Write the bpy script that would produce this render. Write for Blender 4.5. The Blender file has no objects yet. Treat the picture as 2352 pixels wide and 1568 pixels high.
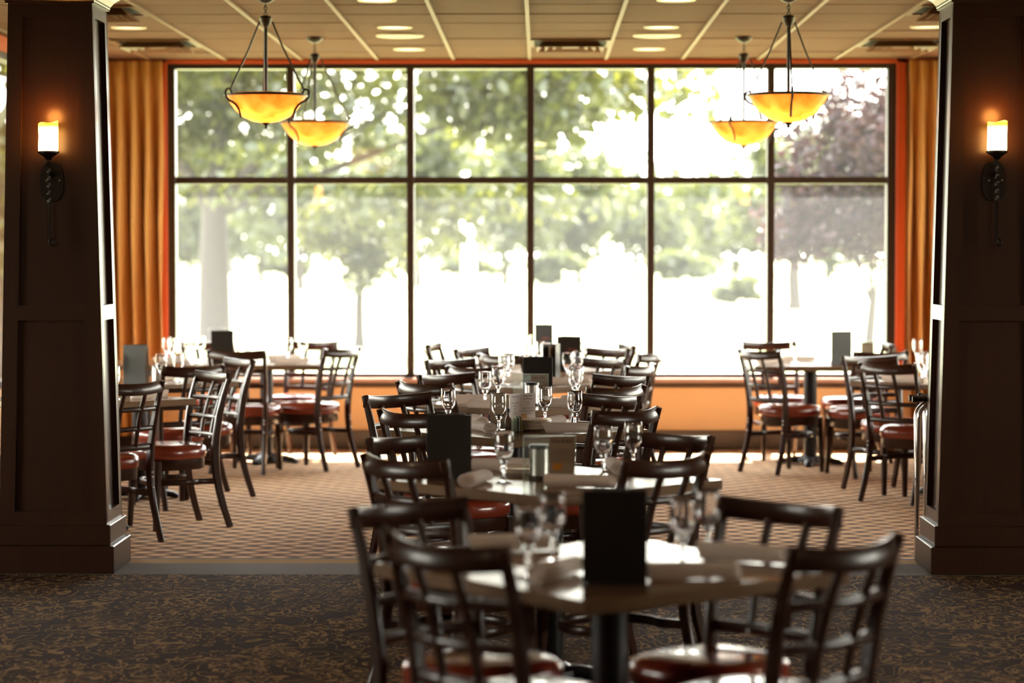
import bpy, bmesh, math, random
import numpy as np
from mathutils import Vector, Matrix
PI = math.pi
R = math.radians
random.seed(5)
S = bpy.context.scene
COL = S.collection

# ------------------------------------------------------------------ camera
cam = bpy.data.cameras.new('camera')
cam.sensor_width = 36.0
cam.lens = 85.0
cam.clip_end = 900
cam.dof.use_dof = True
cam.dof.focus_distance = 11.6
cam.dof.aperture_fstop = 1.95
cam.dof.aperture_blades = 0
camo = bpy.data.objects.new('camera', cam)
camo.location = (0, 0, 1.62)
camo.rotation_euler = (R(90 - 2.197), 0, R(0.66))
COL.objects.link(camo)
S.camera = camo

# ------------------------------------------------------------------ world, sun, exposure
SKY = 5.0
SUN = 22.0
FILL_LAMP = 2.4
w = bpy.data.worlds.new('sky'); S.world = w; w.use_nodes = True
wn = w.node_tree.nodes; wl = w.node_tree.links
bg = wn['Background']
tc = wn.new('ShaderNodeTexCoord'); sx = wn.new('ShaderNodeSeparateXYZ'); rp = wn.new('ShaderNodeValToRGB')
wl.new(tc.outputs['Generated'], sx.inputs[0]); wl.new(sx.outputs['Z'], rp.inputs[0])
rp.color_ramp.elements[0].position = 0.0; rp.color_ramp.elements[0].color = (1.0, 0.935, 0.82, 1)
rp.color_ramp.elements[1].position = 0.9; rp.color_ramp.elements[1].color = (0.74, 0.80, 0.90, 1)
wl.new(rp.outputs[0], bg.inputs['Color'])
bg.inputs['Strength'].default_value = SKY

sun = bpy.data.lights.new('sun', 'SUN'); sun.energy = SUN; sun.angle = R(0.53); sun.color = (1.0, 0.93, 0.82)
suno = bpy.data.objects.new('sun', sun); COL.objects.link(suno)
suno.rotation_euler = Vector((-0.06, -0.512, -0.857)).to_track_quat('-Z', 'Y').to_euler()

S.view_settings.view_transform = 'Standard'
S.view_settings.look = 'None'
S.view_settings.exposure = 2.2
S.view_settings.gamma = 1.0
S.view_settings.use_curve_mapping = False
S.cycles.use_denoising = True
S.cycles.max_bounces = 12
S.cycles.diffuse_bounces = 6
S.cycles.transparent_max_bounces = 32
S.cycles.sample_clamp_indirect = 8.0
S.cycles.caustics_reflective = False
S.cycles.caustics_refractive = False

# ------------------------------------------------------------------ helpers
def srgb(r, g, b):
    def c(v):
        v /= 255.0
        return v / 12.92 if v <= 0.04045 else ((v + 0.055) / 1.055) ** 2.4
    return (c(r), c(g), c(b), 1.0)

def mat(name):
    m = bpy.data.materials.new(name); m.use_nodes = True
    return m, m.node_tree.nodes, m.node_tree.links

def pbr(name, col, rough=0.5, metal=0.0, spec=0.5, coat=0.0, emit=None, es=0.0, trans=0.0, ior=1.45, vary=0.0, vscale=8.0, stretch=(1, 1, 1), bump=0.0, bscale=60.0):
    m, n, l = mat(name); b = n['Principled BSDF']
    b.inputs['Base Color'].default_value = col
    b.inputs['Roughness'].default_value = rough
    b.inputs['Metallic'].default_value = metal
    b.inputs['Specular IOR Level'].default_value = spec
    b.inputs['Coat Weight'].default_value = coat
    b.inputs['Coat Roughness'].default_value = 0.08
    b.inputs['Transmission Weight'].default_value = trans
    b.inputs['IOR'].default_value = ior
    if emit:
        b.inputs['Emission Color'].default_value = emit; b.inputs['Emission Strength'].default_value = es
    if vary or bump:
        t = n.new('ShaderNodeTexCoord'); mp = n.new('ShaderNodeMapping'); mp.inputs['Scale'].default_value = stretch
        l.new(t.outputs['Object'], mp.inputs[0])
    if vary:
        nz = n.new('ShaderNodeTexNoise'); nz.inputs['Scale'].default_value = vscale; nz.inputs['Detail'].default_value = 5
        l.new(mp.outputs[0], nz.inputs['Vector'])
        mx = n.new('ShaderNodeMix'); mx.data_type = 'RGBA'
        mx.inputs[6].default_value = tuple(c * (1 - vary) for c in col[:3]) + (1,)
        mx.inputs[7].default_value = tuple(min(1, c * (1 + vary)) for c in col[:3]) + (1,)
        l.new(nz.outputs['Fac'], mx.inputs[0]); l.new(mx.outputs[2], b.inputs['Base Color'])
    if bump:
        n2 = n.new('ShaderNodeTexNoise'); n2.inputs['Scale'].default_value = bscale; n2.inputs['Detail'].default_value = 3
        l.new(mp.outputs[0], n2.inputs['Vector'])
        bp = n.new('ShaderNodeBump'); bp.inputs['Strength'].default_value = bump; bp.inputs['Distance'].default_value = 0.005
        l.new(n2.outputs['Fac'], bp.inputs['Height']); l.new(bp.outputs[0], b.inputs['Normal'])
    return m

M = {}
M['chair'] = pbr('espresso_wood', (0.034, 0.012, 0.006, 1), 0.3, spec=0.36, coat=0.12, vary=0.25, vscale=14, stretch=(1, 1, 0.15))
M['col'] = pbr('column_wood', (0.040, 0.0145, 0.006, 1), 0.33, spec=0.6, coat=0.0, vary=0.22, vscale=9, stretch=(6, 6, 0.35))
M['top'] = pbr('tabletop_walnut', (0.17, 0.098, 0.052, 1), 0.2, spec=0.5, vary=0.25, vscale=5, stretch=(1, 9, 1))
M['edge'] = pbr('tabletop_edge', (0.075, 0.040, 0.024, 1), 0.3, vary=0.2)
M['iron'] = pbr('black_iron', (0.012, 0.012, 0.013, 1), 0.32, spec=0.5)
M['bronze'] = pbr('oil_bronze', (0.022, 0.012, 0.008, 1), 0.42, metal=0.3)
M['vinyl'] = pbr('red_vinyl', (0.25, 0.036, 0.017, 1), 0.24, spec=0.6, coat=0.5, bump=0.2, bscale=55)
M['frame'] = pbr('window_bronze', (0.032, 0.017, 0.010, 1), 0.4)
M['sill'] = pbr('sill_wood', (0.30, 0.185, 0.15, 1), 0.25, vary=0.2)
M['tanwall'] = pbr('tan_wall_paint', (0.47, 0.285, 0.145, 1), 0.75, vary=0.05, vscale=3)
M['orange'] = pbr('orange_trim_paint', (0.55, 0.085, 0.022, 1), 0.5)
M['dark'] = pbr('dark_wall', (0.13, 0.08, 0.05, 1), 0.8)
M['base'] = pbr('baseboard_dark', (0.045, 0.024, 0.014, 1), 0.4, vary=0.2)
M['tile'] = pbr('ceiling_tile', (0.132, 0.055, 0.027, 1), 0.95, vary=0.16, vscale=70, stretch=(0.35, 2.2, 1), bump=0.4, bscale=120)
M['rail'] = pbr('ceiling_rail', (0.185, 0.088, 0.040, 1), 0.6)
M['plenum'] = pbr('plenum_dark', (0.05, 0.04, 0.03, 1), 0.9)
M['cream'] = pbr('cream_metal', (0.62, 0.52, 0.40, 1), 0.5)
M['black'] = pbr('black_void', (0.01, 0.008, 0.007, 1), 0.8)
M['chrome'] = pbr('chrome', (0.75, 0.74, 0.72, 1), 0.14, metal=1.0)
M['steel'] = pbr('brushed_steel', (0.62, 0.59, 0.56, 1), 0.3, metal=1.0)
M['rubber'] = pbr('black_plastic', (0.012, 0.012, 0.012, 1), 0.35)
M['linen'] = pbr('white_linen', (0.72, 0.66, 0.62, 1), 0.85, bump=0.3, bscale=400)
def linen_mat():
    m = pbr('white_linen', (0.80, 0.74, 0.69, 1), 0.85, bump=0.3, bscale=400); n = m.node_tree.nodes; l = m.node_tree.links
    tl = n.new('ShaderNodeBsdfTranslucent'); tl.inputs[0].default_value = (0.86, 0.78, 0.70, 1)
    mx = n.new('ShaderNodeMixShader'); mx.inputs[0].default_value = 0.45
    l.new(n['Principled BSDF'].outputs[0], mx.inputs[1]); l.new(tl.outputs[0], mx.inputs[2]); l.new(mx.outputs[0], n['Material Output'].inputs['Surface'])
    return m
M['linen'] = linen_mat()
M['china'] = pbr('cream_china', (0.76, 0.66, 0.54, 1), 0.22, coat=0.3)
M['menu'] = pbr('menu_leatherette', (0.015, 0.010, 0.007, 1), 0.5, spec=0.5, bump=0.4, bscale=260)
M['page'] = pbr('menu_paper', (0.62, 0.52, 0.44, 1), 0.7)
M['card'] = pbr('white_card', (0.78, 0.73, 0.70, 1), 0.6)
M['kraft'] = pbr('tan_card', (0.40, 0.28, 0.20, 1), 0.7)
M['ink'] = pbr('black_ink', (0.01, 0.01, 0.012, 1), 0.6)
M['grey_ink'] = pbr('grey_ink', (0.22, 0.19, 0.22, 1), 0.6)
M['red_ink'] = pbr('red_ink', (0.35, 0.06, 0.04, 1), 0.6)
M['gold'] = pbr('amber_print', (0.62, 0.30, 0.05, 1), 0.6)
M['amberdrink'] = pbr('amber_drink_print', (0.55, 0.20, 0.02, 1), 0.6)
M['green'] = pbr('green_paper', (0.14, 0.26, 0.08, 1), 0.5)
M['blue'] = pbr('blue_paper', (0.03, 0.05, 0.16, 1), 0.5)
M['brown'] = pbr('brown_sauce', (0.10, 0.035, 0.012, 1), 0.2)
M['strip_grey'] = pbr('grey_carpet_strip', (0.165, 0.150, 0.135, 1), 0.95, vary=0.25, vscale=160, bump=0.5, bscale=300)
M['strip_gold'] = pbr('gold_carpet_strip', (0.40, 0.235, 0.075, 1), 0.95, vary=0.2, vscale=160, bump=0.5, bscale=300)
M['bark'] = pbr('bark', (0.026, 0.021, 0.018, 1), 0.9, vary=0.35, vscale=6, stretch=(4, 4, 0.6))
M['post'] = pbr('white_post_paint', (0.85, 0.85, 0.83, 1), 0.6)
M['roof'] = pbr('roof_board', (0.35, 0.30, 0.25, 1), 0.8)
M['twig'] = pbr('dry_twig', (0.55, 0.30, 0.22, 1), 0.8)

# glass for goblets
def glass_mat():
    m, n, l = mat('clear_glass'); b = n['Principled BSDF']
    b.inputs['Base Color'].default_value = (1, 1, 1, 1); b.inputs['Roughness'].default_value = 0.0
    b.inputs['Transmission Weight'].default_value = 1.0; b.inputs['IOR'].default_value = 1.48
    return m
M['glass'] = glass_mat()

# thin sheet glass: clear, mirror-like at its Fresnel share, with a film of dust that scatters
def sheet_mat(name, dust, dustcol):
    m, n, l = mat(name); n.remove(n['Principled BSDF']); out = n['Material Output']
    tr = n.new('ShaderNodeBsdfTransparent'); tr.inputs[0].default_value = (0.97, 0.985, 0.97, 1)
    gl = n.new('ShaderNodeBsdfGlossy'); gl.inputs['Roughness'].default_value = 0.0
    fr = n.new('ShaderNodeFresnel')
    ge = n.new('ShaderNodeNewGeometry'); io = n.new('ShaderNodeMix'); io.inputs[2].default_value = 1.5; io.inputs[3].default_value = 1 / 1.5   # same share from both faces
    l.new(ge.outputs['Backfacing'], io.inputs[0]); l.new(io.outputs[0], fr.inputs['IOR'])
    m1 = n.new('ShaderNodeMixShader'); l.new(fr.outputs[0], m1.inputs[0]); l.new(tr.outputs[0], m1.inputs[1]); l.new(gl.outputs[0], m1.inputs[2])
    tl = n.new('ShaderNodeBsdfTranslucent'); tl.inputs[0].default_value = dustcol
    m2 = n.new('ShaderNodeMixShader'); m2.inputs[0].default_value = dust
    l.new(m1.outputs[0], m2.inputs[1]); l.new(tl.outputs[0], m2.inputs[2]); l.new(m2.outputs[0], out.inputs['Surface'])
    return m
M['pane'] = sheet_mat('window_glass', 0.007, (0.95, 0.96, 1.0, 1))
M['acrylic'] = sheet_mat('clear_acrylic', 0.025, (0.9, 0.95, 0.9, 1))

def leaf_mat(name, c1, c2, tcol, rough=0.35, spec=0.5):
    m, n, l = mat(name); b = n['Principled BSDF']; out = n['Material Output']
    t = n.new('ShaderNodeTexCoord'); nz = n.new('ShaderNodeTexNoise'); nz.inputs['Scale'].default_value = 1.1; nz.inputs['Detail'].default_value = 6
    l.new(t.outputs['Object'], nz.inputs['Vector'])
    cr = n.new('ShaderNodeValToRGB'); cr.color_ramp.elements[0].position = 0.35; cr.color_ramp.elements[1].position = 0.65
    cr.color_ramp.elements[0].color = c1; cr.color_ramp.elements[1].color = c2
    l.new(nz.outputs['Fac'], cr.inputs[0]); l.new(cr.outputs[0], b.inputs['Base Color'])
    b.inputs['Roughness'].default_value = rough; b.inputs['Specular IOR Level'].default_value = spec
    tl = n.new('ShaderNodeBsdfTranslucent'); tl.inputs[0].default_value = tcol
    mx = n.new('ShaderNodeMixShader'); mx.inputs[0].default_value = 0.42
    l.new(b.outputs[0], mx.inputs[1]); l.new(tl.outputs[0], mx.inputs[2]); l.new(mx.outputs[0], out.inputs['Surface'])
    return m
M['leaf_oak'] = leaf_mat('oak_leaf', (0.018, 0.025, 0.008, 1), (0.034, 0.041, 0.012, 1), (0.105, 0.108, 0.013, 1))
M['leaf_far'] = leaf_mat('far_leaf', (0.020, 0.028, 0.014, 1), (0.034, 0.043, 0.017, 1), (0.080, 0.088, 0.020, 1))
M['leaf_plum'] = leaf_mat('plum_leaf', (0.013, 0.006, 0.011, 1), (0.030, 0.011, 0.012, 1), (0.028, 0.010, 0.012, 1), 0.4, 0.25)

def grass_mat():
    m = pbr('lawn_grass', (0.17, 0.175, 0.070, 1), 0.9, vary=0.3, vscale=0.25)
    return m
M['grass'] = grass_mat()
M['blade'] = leaf_mat('grass_blade', (0.16, 0.22, 0.05, 1), (0.25, 0.28, 0.06, 1), (0.4, 0.42, 0.08, 1))

def curtain_mat():
    m, n, l = mat('ochre_curtain'); b = n['Principled BSDF']; out = n['Material Output']
    b.inputs['Base Color'].default_value = (0.62, 0.29, 0.065, 1); b.inputs['Roughness'].default_value = 0.7
    b.inputs['Sheen Weight'].default_value = 0.3
    tl = n.new('ShaderNodeBsdfTranslucent'); tl.inputs[0].default_value = (0.62, 0.27, 0.06, 1)
    mx = n.new('ShaderNodeMixShader'); mx.inputs[0].default_value = 0.14
    l.new(b.outputs[0], mx.inputs[1]); l.new(tl.outputs[0], mx.inputs[2]); l.new(mx.outputs[0], out.inputs['Surface'])
    return m
M['curtain'] = curtain_mat()

def bowl_mat():
    m, n, l = mat('amber_glass_bowl'); b = n['Principled BSDF']; out = n['Material Output']
    t = n.new('ShaderNodeTexCoord'); nz = n.new('ShaderNodeTexNoise'); nz.inputs['Scale'].default_value = 9; nz.inputs['Detail'].default_value = 6; nz.inputs['Distortion'].default_value = 1.2
    l.new(t.outputs['Object'], nz.inputs['Vector'])
    cr = n.new('ShaderNodeValToRGB'); cr.color_ramp.elements[0].position = 0.3; cr.color_ramp.elements[1].position = 0.62
    cr.color_ramp.elements[0].color = (0.80, 0.42, 0.11, 1); cr.color_ramp.elements[1].color = (0.96, 0.66, 0.30, 1)
    l.new(nz.outputs['Fac'], cr.inputs[0])
    b.inputs['Base Color'].default_value = (0.75, 0.42, 0.15, 1); b.inputs['Roughness'].default_value = 0.25
    tl = n.new('ShaderNodeBsdfTranslucent'); l.new(cr.outputs[0], tl.inputs[0])
    mx = n.new('ShaderNodeMixShader'); mx.inputs[0].default_value = 0.72
    l.new(b.outputs[0], mx.inputs[1]); l.new(tl.outputs[0], mx.inputs[2]); l.new(mx.outputs[0], out.inputs['Surface'])
    return m
M['bowl'] = bowl_mat()

def candle_mat():
    m, n, l = mat('lit_candle_shade'); b = n['Principled BSDF']
    t = n.new('ShaderNodeTexCoord'); sp = n.new('ShaderNodeSeparateXYZ'); l.new(t.outputs['Generated'], sp.inputs[0])
    cr = n.new('ShaderNodeValToRGB'); e = cr.color_ramp.elements
    e[0].position = 0.0; e[0].color = (1.0, 0.50, 0.13, 1); e[1].position = 0.92; e[1].color = (0.10, 0.04, 0.001, 1)
    k = e.new(0.35); k.color = (1.0, 0.52, 0.15, 1); k = e.new(0.66); k.color = (1.0, 0.47, 0.10, 1); k = e.new(0.84); k.color = (0.14, 0.062, 0.003, 1)
    l.new(sp.outputs['Z'], cr.inputs[0]); l.new(cr.outputs[0], b.inputs['Emission Color'])
    b.inputs['Emission Strength'].default_value = 4.2
    b.inputs['Base Color'].default_value = (0.8, 0.6, 0.3, 1)
    return m
M['candle'] = candle_mat()
M['lens'] = pbr('lit_lamp_lens', (0.9, 0.8, 0.7, 1), 0.4, emit=(1.0, 0.74, 0.5, 1), es=0.3)

def basket_carpet():
    m, n, l = mat('basket_weave_carpet'); b = n['Principled BSDF']; b.inputs['Roughness'].default_value = 0.95
    b.inputs['Specular IOR Level'].default_value = 0.15
    t = n.new('ShaderNodeTexCoord'); sp = n.new('ShaderNodeSeparateXYZ'); l.new(t.outputs['Object'], sp.inputs[0])
    nz = n.new('ShaderNodeTexNoise'); nz.inputs['Scale'].default_value = 11; l.new(t.outputs['Object'], nz.inputs['Vector'])
    def mth(op, a, bb=None):
        q = n.new('ShaderNodeMath'); q.operation = op
        for i, v in enumerate((a, bb)):
            if v is None: continue
            if isinstance(v, (int, float)): q.inputs[i].default_value = v
            else: l.new(v, q.inputs[i])
        return q.outputs[0]
    ny = mth('MULTIPLY', mth('SUBTRACT', nz.outputs['Fac'], 0.5), 0.045)
    y = mth('ADD', sp.outputs['Y'], ny); x = mth('ADD', sp.outputs['X'], ny)
    a = mth('MULTIPLY', mth('COSINE', mth('MULTIPLY', x, 2 * PI / 0.184)), mth('COSINE', mth('MULTIPLY', y, 2 * PI / 0.196)))
    c = mth('COSINE', mth('MULTIPLY', y, 2 * PI / 0.098))
    s = mth('ADD', mth('MULTIPLY', a, 0.95), mth('MULTIPLY', c, 0.34))
    n2 = n.new('ShaderNodeTexNoise'); n2.inputs['Scale'].default_value = 260; l.new(t.outputs['Object'], n2.inputs['Vector'])
    s = mth('ADD', s, mth('MULTIPLY', mth('SUBTRACT', n2.outputs['Fac'], 0.5), 0.8))
    cr = n.new('ShaderNodeValToRGB'); e = cr.color_ramp.elements
    e[0].position = 0.18; e[0].color = (0.15, 0.082, 0.047, 1); e[1].position = 0.80; e[1].color = (0.84, 0.56, 0.32, 1)
    k = e.new(0.45); k.color = (0.42, 0.25, 0.135, 1)
    l.new(mth('ADD', mth('MULTIPLY', s, 0.5), 0.5), cr.inputs[0]); l.new(cr.outputs[0], b.inputs['Base Color'])
    return m
M['basket'] = basket_carpet()

def scroll_carpet():
    m, n, l = mat('scroll_carpet'); b = n['Principled BSDF']; b.inputs['Roughness'].default_value = 0.95; b.inputs['Specular IOR Level'].default_value = 0.1
    t = n.new('ShaderNodeTexCoord')
    def noise(scale, detail=0.0, vec=None, dist=0.0):
        q = n.new('ShaderNodeTexNoise'); q.inputs['Scale'].default_value = scale; q.inputs['Detail'].default_value = detail; q.inputs['Distortion'].default_value = dist
        l.new(vec or t.outputs['Object'], q.inputs['Vector']); return q
    def mth(op, a, bb=None):
        q = n.new('ShaderNodeMath'); q.operation = op
        for i, v in enumerate((a, bb)):
            if v is None: continue
            if isinstance(v, (int, float)): q.inputs[i].default_value = v
            else: l.new(v, q.inputs[i])
        return q.outputs[0]
    mp = n.new('ShaderNodeMapping'); mp.inputs['Scale'].default_value = (1.0, 0.75, 1.0); l.new(t.outputs['Object'], mp.inputs[0])
    a = noise(6.5, 0, mp.outputs[0], 1.6)
    line = mth('LESS_THAN', mth('ABSOLUTE', mth('SUBTRACT', mth('FRACT', mth('MULTIPLY', a.outputs['Fac'], 3.6)), 0.5)), 0.085)
    g = noise(34, 1.0, mp.outputs[0], 1.2)
    leaf = mth('GREATER_THAN', g.outputs['Fac'], 0.59)
    msk = noise(4.0, 0, mp.outputs[0])
    leaf = mth('MULTIPLY', leaf, mth('GREATER_THAN', msk.outputs['Fac'], 0.42))
    fine = noise(300, 1.0)
    fac = mth('MAXIMUM', line, leaf)
    fac = mth('MULTIPLY', fac, mth('ADD', mth('MULTIPLY', fine.outputs['Fac'], 0.9), 0.45))
    mx = n.new('ShaderNodeMix'); mx.data_type = 'RGBA'; mx.inputs[6].default_value = (0.046, 0.027, 0.019, 1); mx.inputs[7].default_value = (0.34, 0.20, 0.085, 1)
    l.new(fac, mx.inputs[0]); l.new(mx.outputs[2], b.inputs['Base Color'])
    return m
M['scroll'] = scroll_carpet()

# ---- mesh builder
class MB:
    def __init__(s): s.v = []; s.f = []
    def add(s, v, f):
        o = len(s.v); s.v += [tuple(p) for p in v]; s.f += [tuple(i + o for i in q) for q in f]; return s
    def box(s, a, b, ch=0.0):
        x0, y0, z0 = a; x1, y1, z1 = b
        if ch <= 0:
            return s.add([(x0,y0,z0),(x1,y0,z0),(x1,y1,z0),(x0,y1,z0),(x0,y0,z1),(x1,y0,z1),(x1,y1,z1),(x0,y1,z1)],
                         [(3,2,1,0),(4,5,6,7),(0,1,5,4),(1,2,6,5),(2,3,7,6),(3,0,4,7)])
        rings = []
        for z, i in ((z0, ch), (z0 + ch, 0), (z1 - ch, 0), (z1, ch)):
            rings.append([(x0+i+ch*(i==0),y0+i,z),(x1-i-ch*(i==0),y0+i,z),(x1-i,y0+i+ch*(i==0),z),(x1-i,y1-i-ch*(i==0),z),(x1-i-ch*(i==0),y1-i,z),(x0+i+ch*(i==0),y1-i,z),(x0+i,y1-i-ch*(i==0),z),(x0+i,y0+i+ch*(i==0),z)])
        return s.loft(rings, True, True)
    def loft(s, rings, cap0=False, cap1=False, closed=True):
        n = len(rings[0]); v = [p for r in rings for p in r]; f = []
        for i in range(len(rings) - 1):
            for j in range(n if closed else n - 1):
                k = (j + 1) % n
                f.append((i*n+j, i*n+k, (i+1)*n+k, (i+1)*n+j))
        if cap0: f.append(tuple(range(n - 1, -1, -1)))
        if cap1: f.append(tuple((len(rings)-1)*n + j for j in range(n)))
        return s.add(v, f)
    def lathe(s, prof, seg=24, c=(0, 0, 0), cap0=True, cap1=True):
        rings = [[(c[0]+r*math.cos(2*PI*j/seg), c[1]+r*math.sin(2*PI*j/seg), c[2]+z) for j in range(seg)] for r, z in prof]
        return s.loft(rings, cap0, cap1)
    def tube(s, pts, rad, seg=8, closed=False, cap=True):
        pts = [Vector(p) for p in pts]; n = len(pts); rings = []; up = None
        for i, p in enumerate(pts):
            if closed: t = (pts[(i+1) % n] - pts[i-1])
            else: t = pts[min(i+1, n-1)] - pts[max(i-1, 0)]
            t.normalize()
            if up is None:
                up = Vector((0, 0, 1)) if abs(t.z) < 0.9 else Vector((1, 0, 0))
            side = t.cross(up); side.normalize(); up = side.cross(t); up.normalize()
            r = rad[i] if isinstance(rad, (list, tuple)) else rad
            rings.append([p + side*r*math.cos(2*PI*j/seg) + up*r*math.sin(2*PI*j/seg) for j in range(seg)])
        if closed: rings.append(rings[0])
        return s.loft(rings, cap and not closed, cap and not closed)
    def sweep(s, pts, wv, ww, hh, ch=0.004, hv=None):
        """rectangular bar along pts; wv = width direction (const or list), ww/hh sizes (const or list)"""
        pts = [Vector(p) for p in pts]; n = len(pts); rings = []
        for i, p in enumerate(pts):
            t = pts[min(i+1, n-1)] - pts[max(i-1, 0)]; t.normalize()
            W = Vector(wv[i] if isinstance(wv, list) else wv); W = (W - t*W.dot(t)); W.normalize(); Hh = t.cross(W)
            a = (ww[i] if isinstance(ww, list) else ww)/2; b = (hh[i] if isinstance(hh, list) else hh)/2; c = min(ch, a*0.6, b*0.6)
            rings.append([p + W*x + Hh*y for x, y in ((-a+c,-b),(a-c,-b),(a,-b+c),(a,b-c),(a-c,b),(-a+c,b),(-a,b-c),(-a,-b+c))])
        return s.loft(rings, True, True)
    def xf(s, m):
        s.v = [tuple(m @ Vector(p)) for p in s.v]; return s
    def mesh(s, name, m, smooth=None):
        me = bpy.data.meshes.new(name); me.from_pydata(s.v, [], s.f); me.validate()
        bm = bmesh.new(); bm.from_mesh(me); bmesh.ops.recalc_face_normals(bm, faces=bm.faces); bm.to_mesh(me); bm.free()
        if m: me.materials.append(m)
        if smooth:
            me.shade_smooth(); me.set_sharp_from_angle(angle=R(smooth))
        return me

def put(name, me, parent=None, loc=(0, 0, 0), rz=0.0):
    o = bpy.data.objects.new(name, me); COL.objects.link(o); o.location = loc; o.rotation_euler = (0, 0, rz)
    if parent: o.parent = parent
    return o
def obj(name, mb, m, parent=None, smooth=None, loc=(0, 0, 0), rz=0.0):
    return put(name, mb.mesh(name, M[m] if isinstance(m, str) else m, smooth), parent, loc, rz)
def tag(o, label, cat, group=None):
    o['label'] = label; o['category'] = cat
    if group: o['group'] = group
    return o
def thing(name, label, cat, loc=(0, 0, 0), rz=0.0, group=None):
    o = bpy.data.objects.new(name, None); o.empty_display_size = 0.1; COL.objects.link(o); o.location = loc; o.rotation_euler = (0, 0, rz)
    return tag(o, label, cat, group)
def struct(o):
    o['kind'] = 'structure'; return o
def sbox(name, a, b, m, parent=None, ch=0.0):
    o = obj(name, MB().box(a, b, ch), m, parent)
    if not parent: struct(o)
    return o
KIDS = {}
def dup(root, loc, rz, label, group=None):
    r = root.copy(); COL.objects.link(r); r.location = loc; r.rotation_euler = (0, 0, rz); r['label'] = label
    if group: r['group'] = group
    for ch in list(root.children):
        c = ch.copy(); COL.objects.link(c); c.parent = r
        for g in list(ch.children):
            d = g.copy(); COL.objects.link(d); d.parent = c
    return r

# ------------------------------------------------------------------ room shell
YW = 19.5            # inner face of the window wall
ZC = 3.14            # ceiling
XL, XR = -3.84, 3.66 # side walls of the dining room
XW0, XW1 = -3.0, 2.86
# floors
sbox('floor', (-8.2, -2.6, -0.12), (8.2, 11.965, 0.0), 'scroll')
sbox('trim_1', (-8.2, 11.965, -0.12), (8.2, 12.39, 0.001), 'strip_grey')
sbox('trim_2', (-8.2, 12.39, -0.12), (8.2, 12.56, 0.001), 'strip_gold')
sbox('trim_3', (-8.2, 12.56, -0.12), (8.2, 12.60, 0.001), 'strip_grey')
sbox('floor_dining', (-8.2, 12.60, -0.12), (8.2, 19.6, 0.0), 'basket')
# ceiling: dark deck, tiles and rails
cei = struct(obj('ceiling', MB().box((-8.3, 12.2, 3.19), (8.3, 19.75, 3.30)), 'plenum'))
GX, GY, TS = -0.0825, 15.17, 0.61
tile_me = None
tm = MB().box((0.004, 0.004, 3.142), (TS - 0.004, 0.605 - 0.016, 3.168), 0.004)
tile_me = tm.mesh('tile', M['tile'])
rng = random.Random(3)
for i in range(-7, 7):
    x = GX + i * TS
    if x + TS < XL or x > XR: continue
    for j in range(-5, 8):
        y = GY + j * 0.605
        if y > 19.5: continue
        put('tile', tile_me, cei, (x, y, rng.uniform(-0.003, 0.003)))
for i in range(-6, 7):
    x = GX + i * TS
    obj('rail', MB().box((x - 0.013, 12.3, 3.130), (x + 0.013, 19.48, 3.16)), 'rail', cei)
# corridor ceiling and header beam over the columns
sbox('ceiling_corridor', (-8.3, -2.7, 2.99), (8.3, 12.2, 3.30), 'tile')
sbox('wall_header', (-8.2, 12.03, 2.93), (8.2, 12.44, 3.16), 'col')
# corridor walls
sbox('wall_rear', (-8.3, -2.7, 0), (8.3, -2.6, 3.0), 'dark')
def side_window(name, x0, x1, y0, y1, z0, z1, nm):
    """wall plate with a glazed opening; x0<x1 are its faces"""
    sgn = 1 if x0 > 0 else -1
    wl_ = bpy.data.objects.new('wall_' + name, None); COL.objects.link(wl_); struct(wl_)
    a, b, c, d = nm
    obj('lower_panel', MB().box((x0, a, 0), (x1, b, z0)), 'tanwall', wl_)
    obj('upper_panel', MB().box((x0, a, z1), (x1, b, 3.2)), 'orange', wl_)
    obj('end_panel', MB().box((x0, a, z0), (x1, y0, z1)), 'tanwall', wl_)
    obj('end_panel', MB().box((x0, y1, z0), (x1, b, z1)), 'tanwall', wl_)
    xm = (x0 + x1) / 2
    wi = bpy.data.objects.new('window_' + str(c), None); COL.objects.link(wi); struct(wi)
    n = d
    for k in range(n + 1):
        y = y0 + (y1 - y0) * k / n
        obj('mullion', MB().box((xm - 0.05, y - 0.025, z0), (xm + 0.05, y + 0.025, z1)), 'frame', wi)
    for z in (z0 + 0.025, z1 - 0.025):
        obj('frame', MB().box((xm - 0.05, y0, z - 0.025), (xm + 0.05, y1, z + 0.025)), 'frame', wi)
    for k in range(n):
        ya = y0 + (y1 - y0) * k / n; yb = y0 + (y1 - y0) * (k + 1) / n
        obj('pane', MB().box((xm - 0.003, ya + 0.02, z0 + 0.04), (xm + 0.003, yb - 0.02, z1 - 0.04)), 'pane', wi)
    return wl_
side_window('left', XL - 0.12, XL, 13.3, 19.1, 0.62, 3.03, (12.44, 19.6, 2, 6))
side_window('right', XR, XR + 0.12, 13.3, 19.1, 0.62, 3.03, (12.44, 19.6, 3, 6))
side_window('corridor_left', -8.3, -8.2, 5.6, 9.0, 0.9, 2.4, (-2.6, 12.2, 4, 3))
side_window('corridor_right', 8.2, 8.3, 5.6, 9.0, 0.9, 2.4, (-2.6, 12.2, 5, 3))
sbox('wall_partition_left', (-8.2, 12.03, 0), (XL - 0.12, 12.44, 3.0), 'dark')
sbox('wall_partition_right', (XR + 0.12, 12.03, 0), (8.2, 12.44, 3.0), 'dark')

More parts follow.
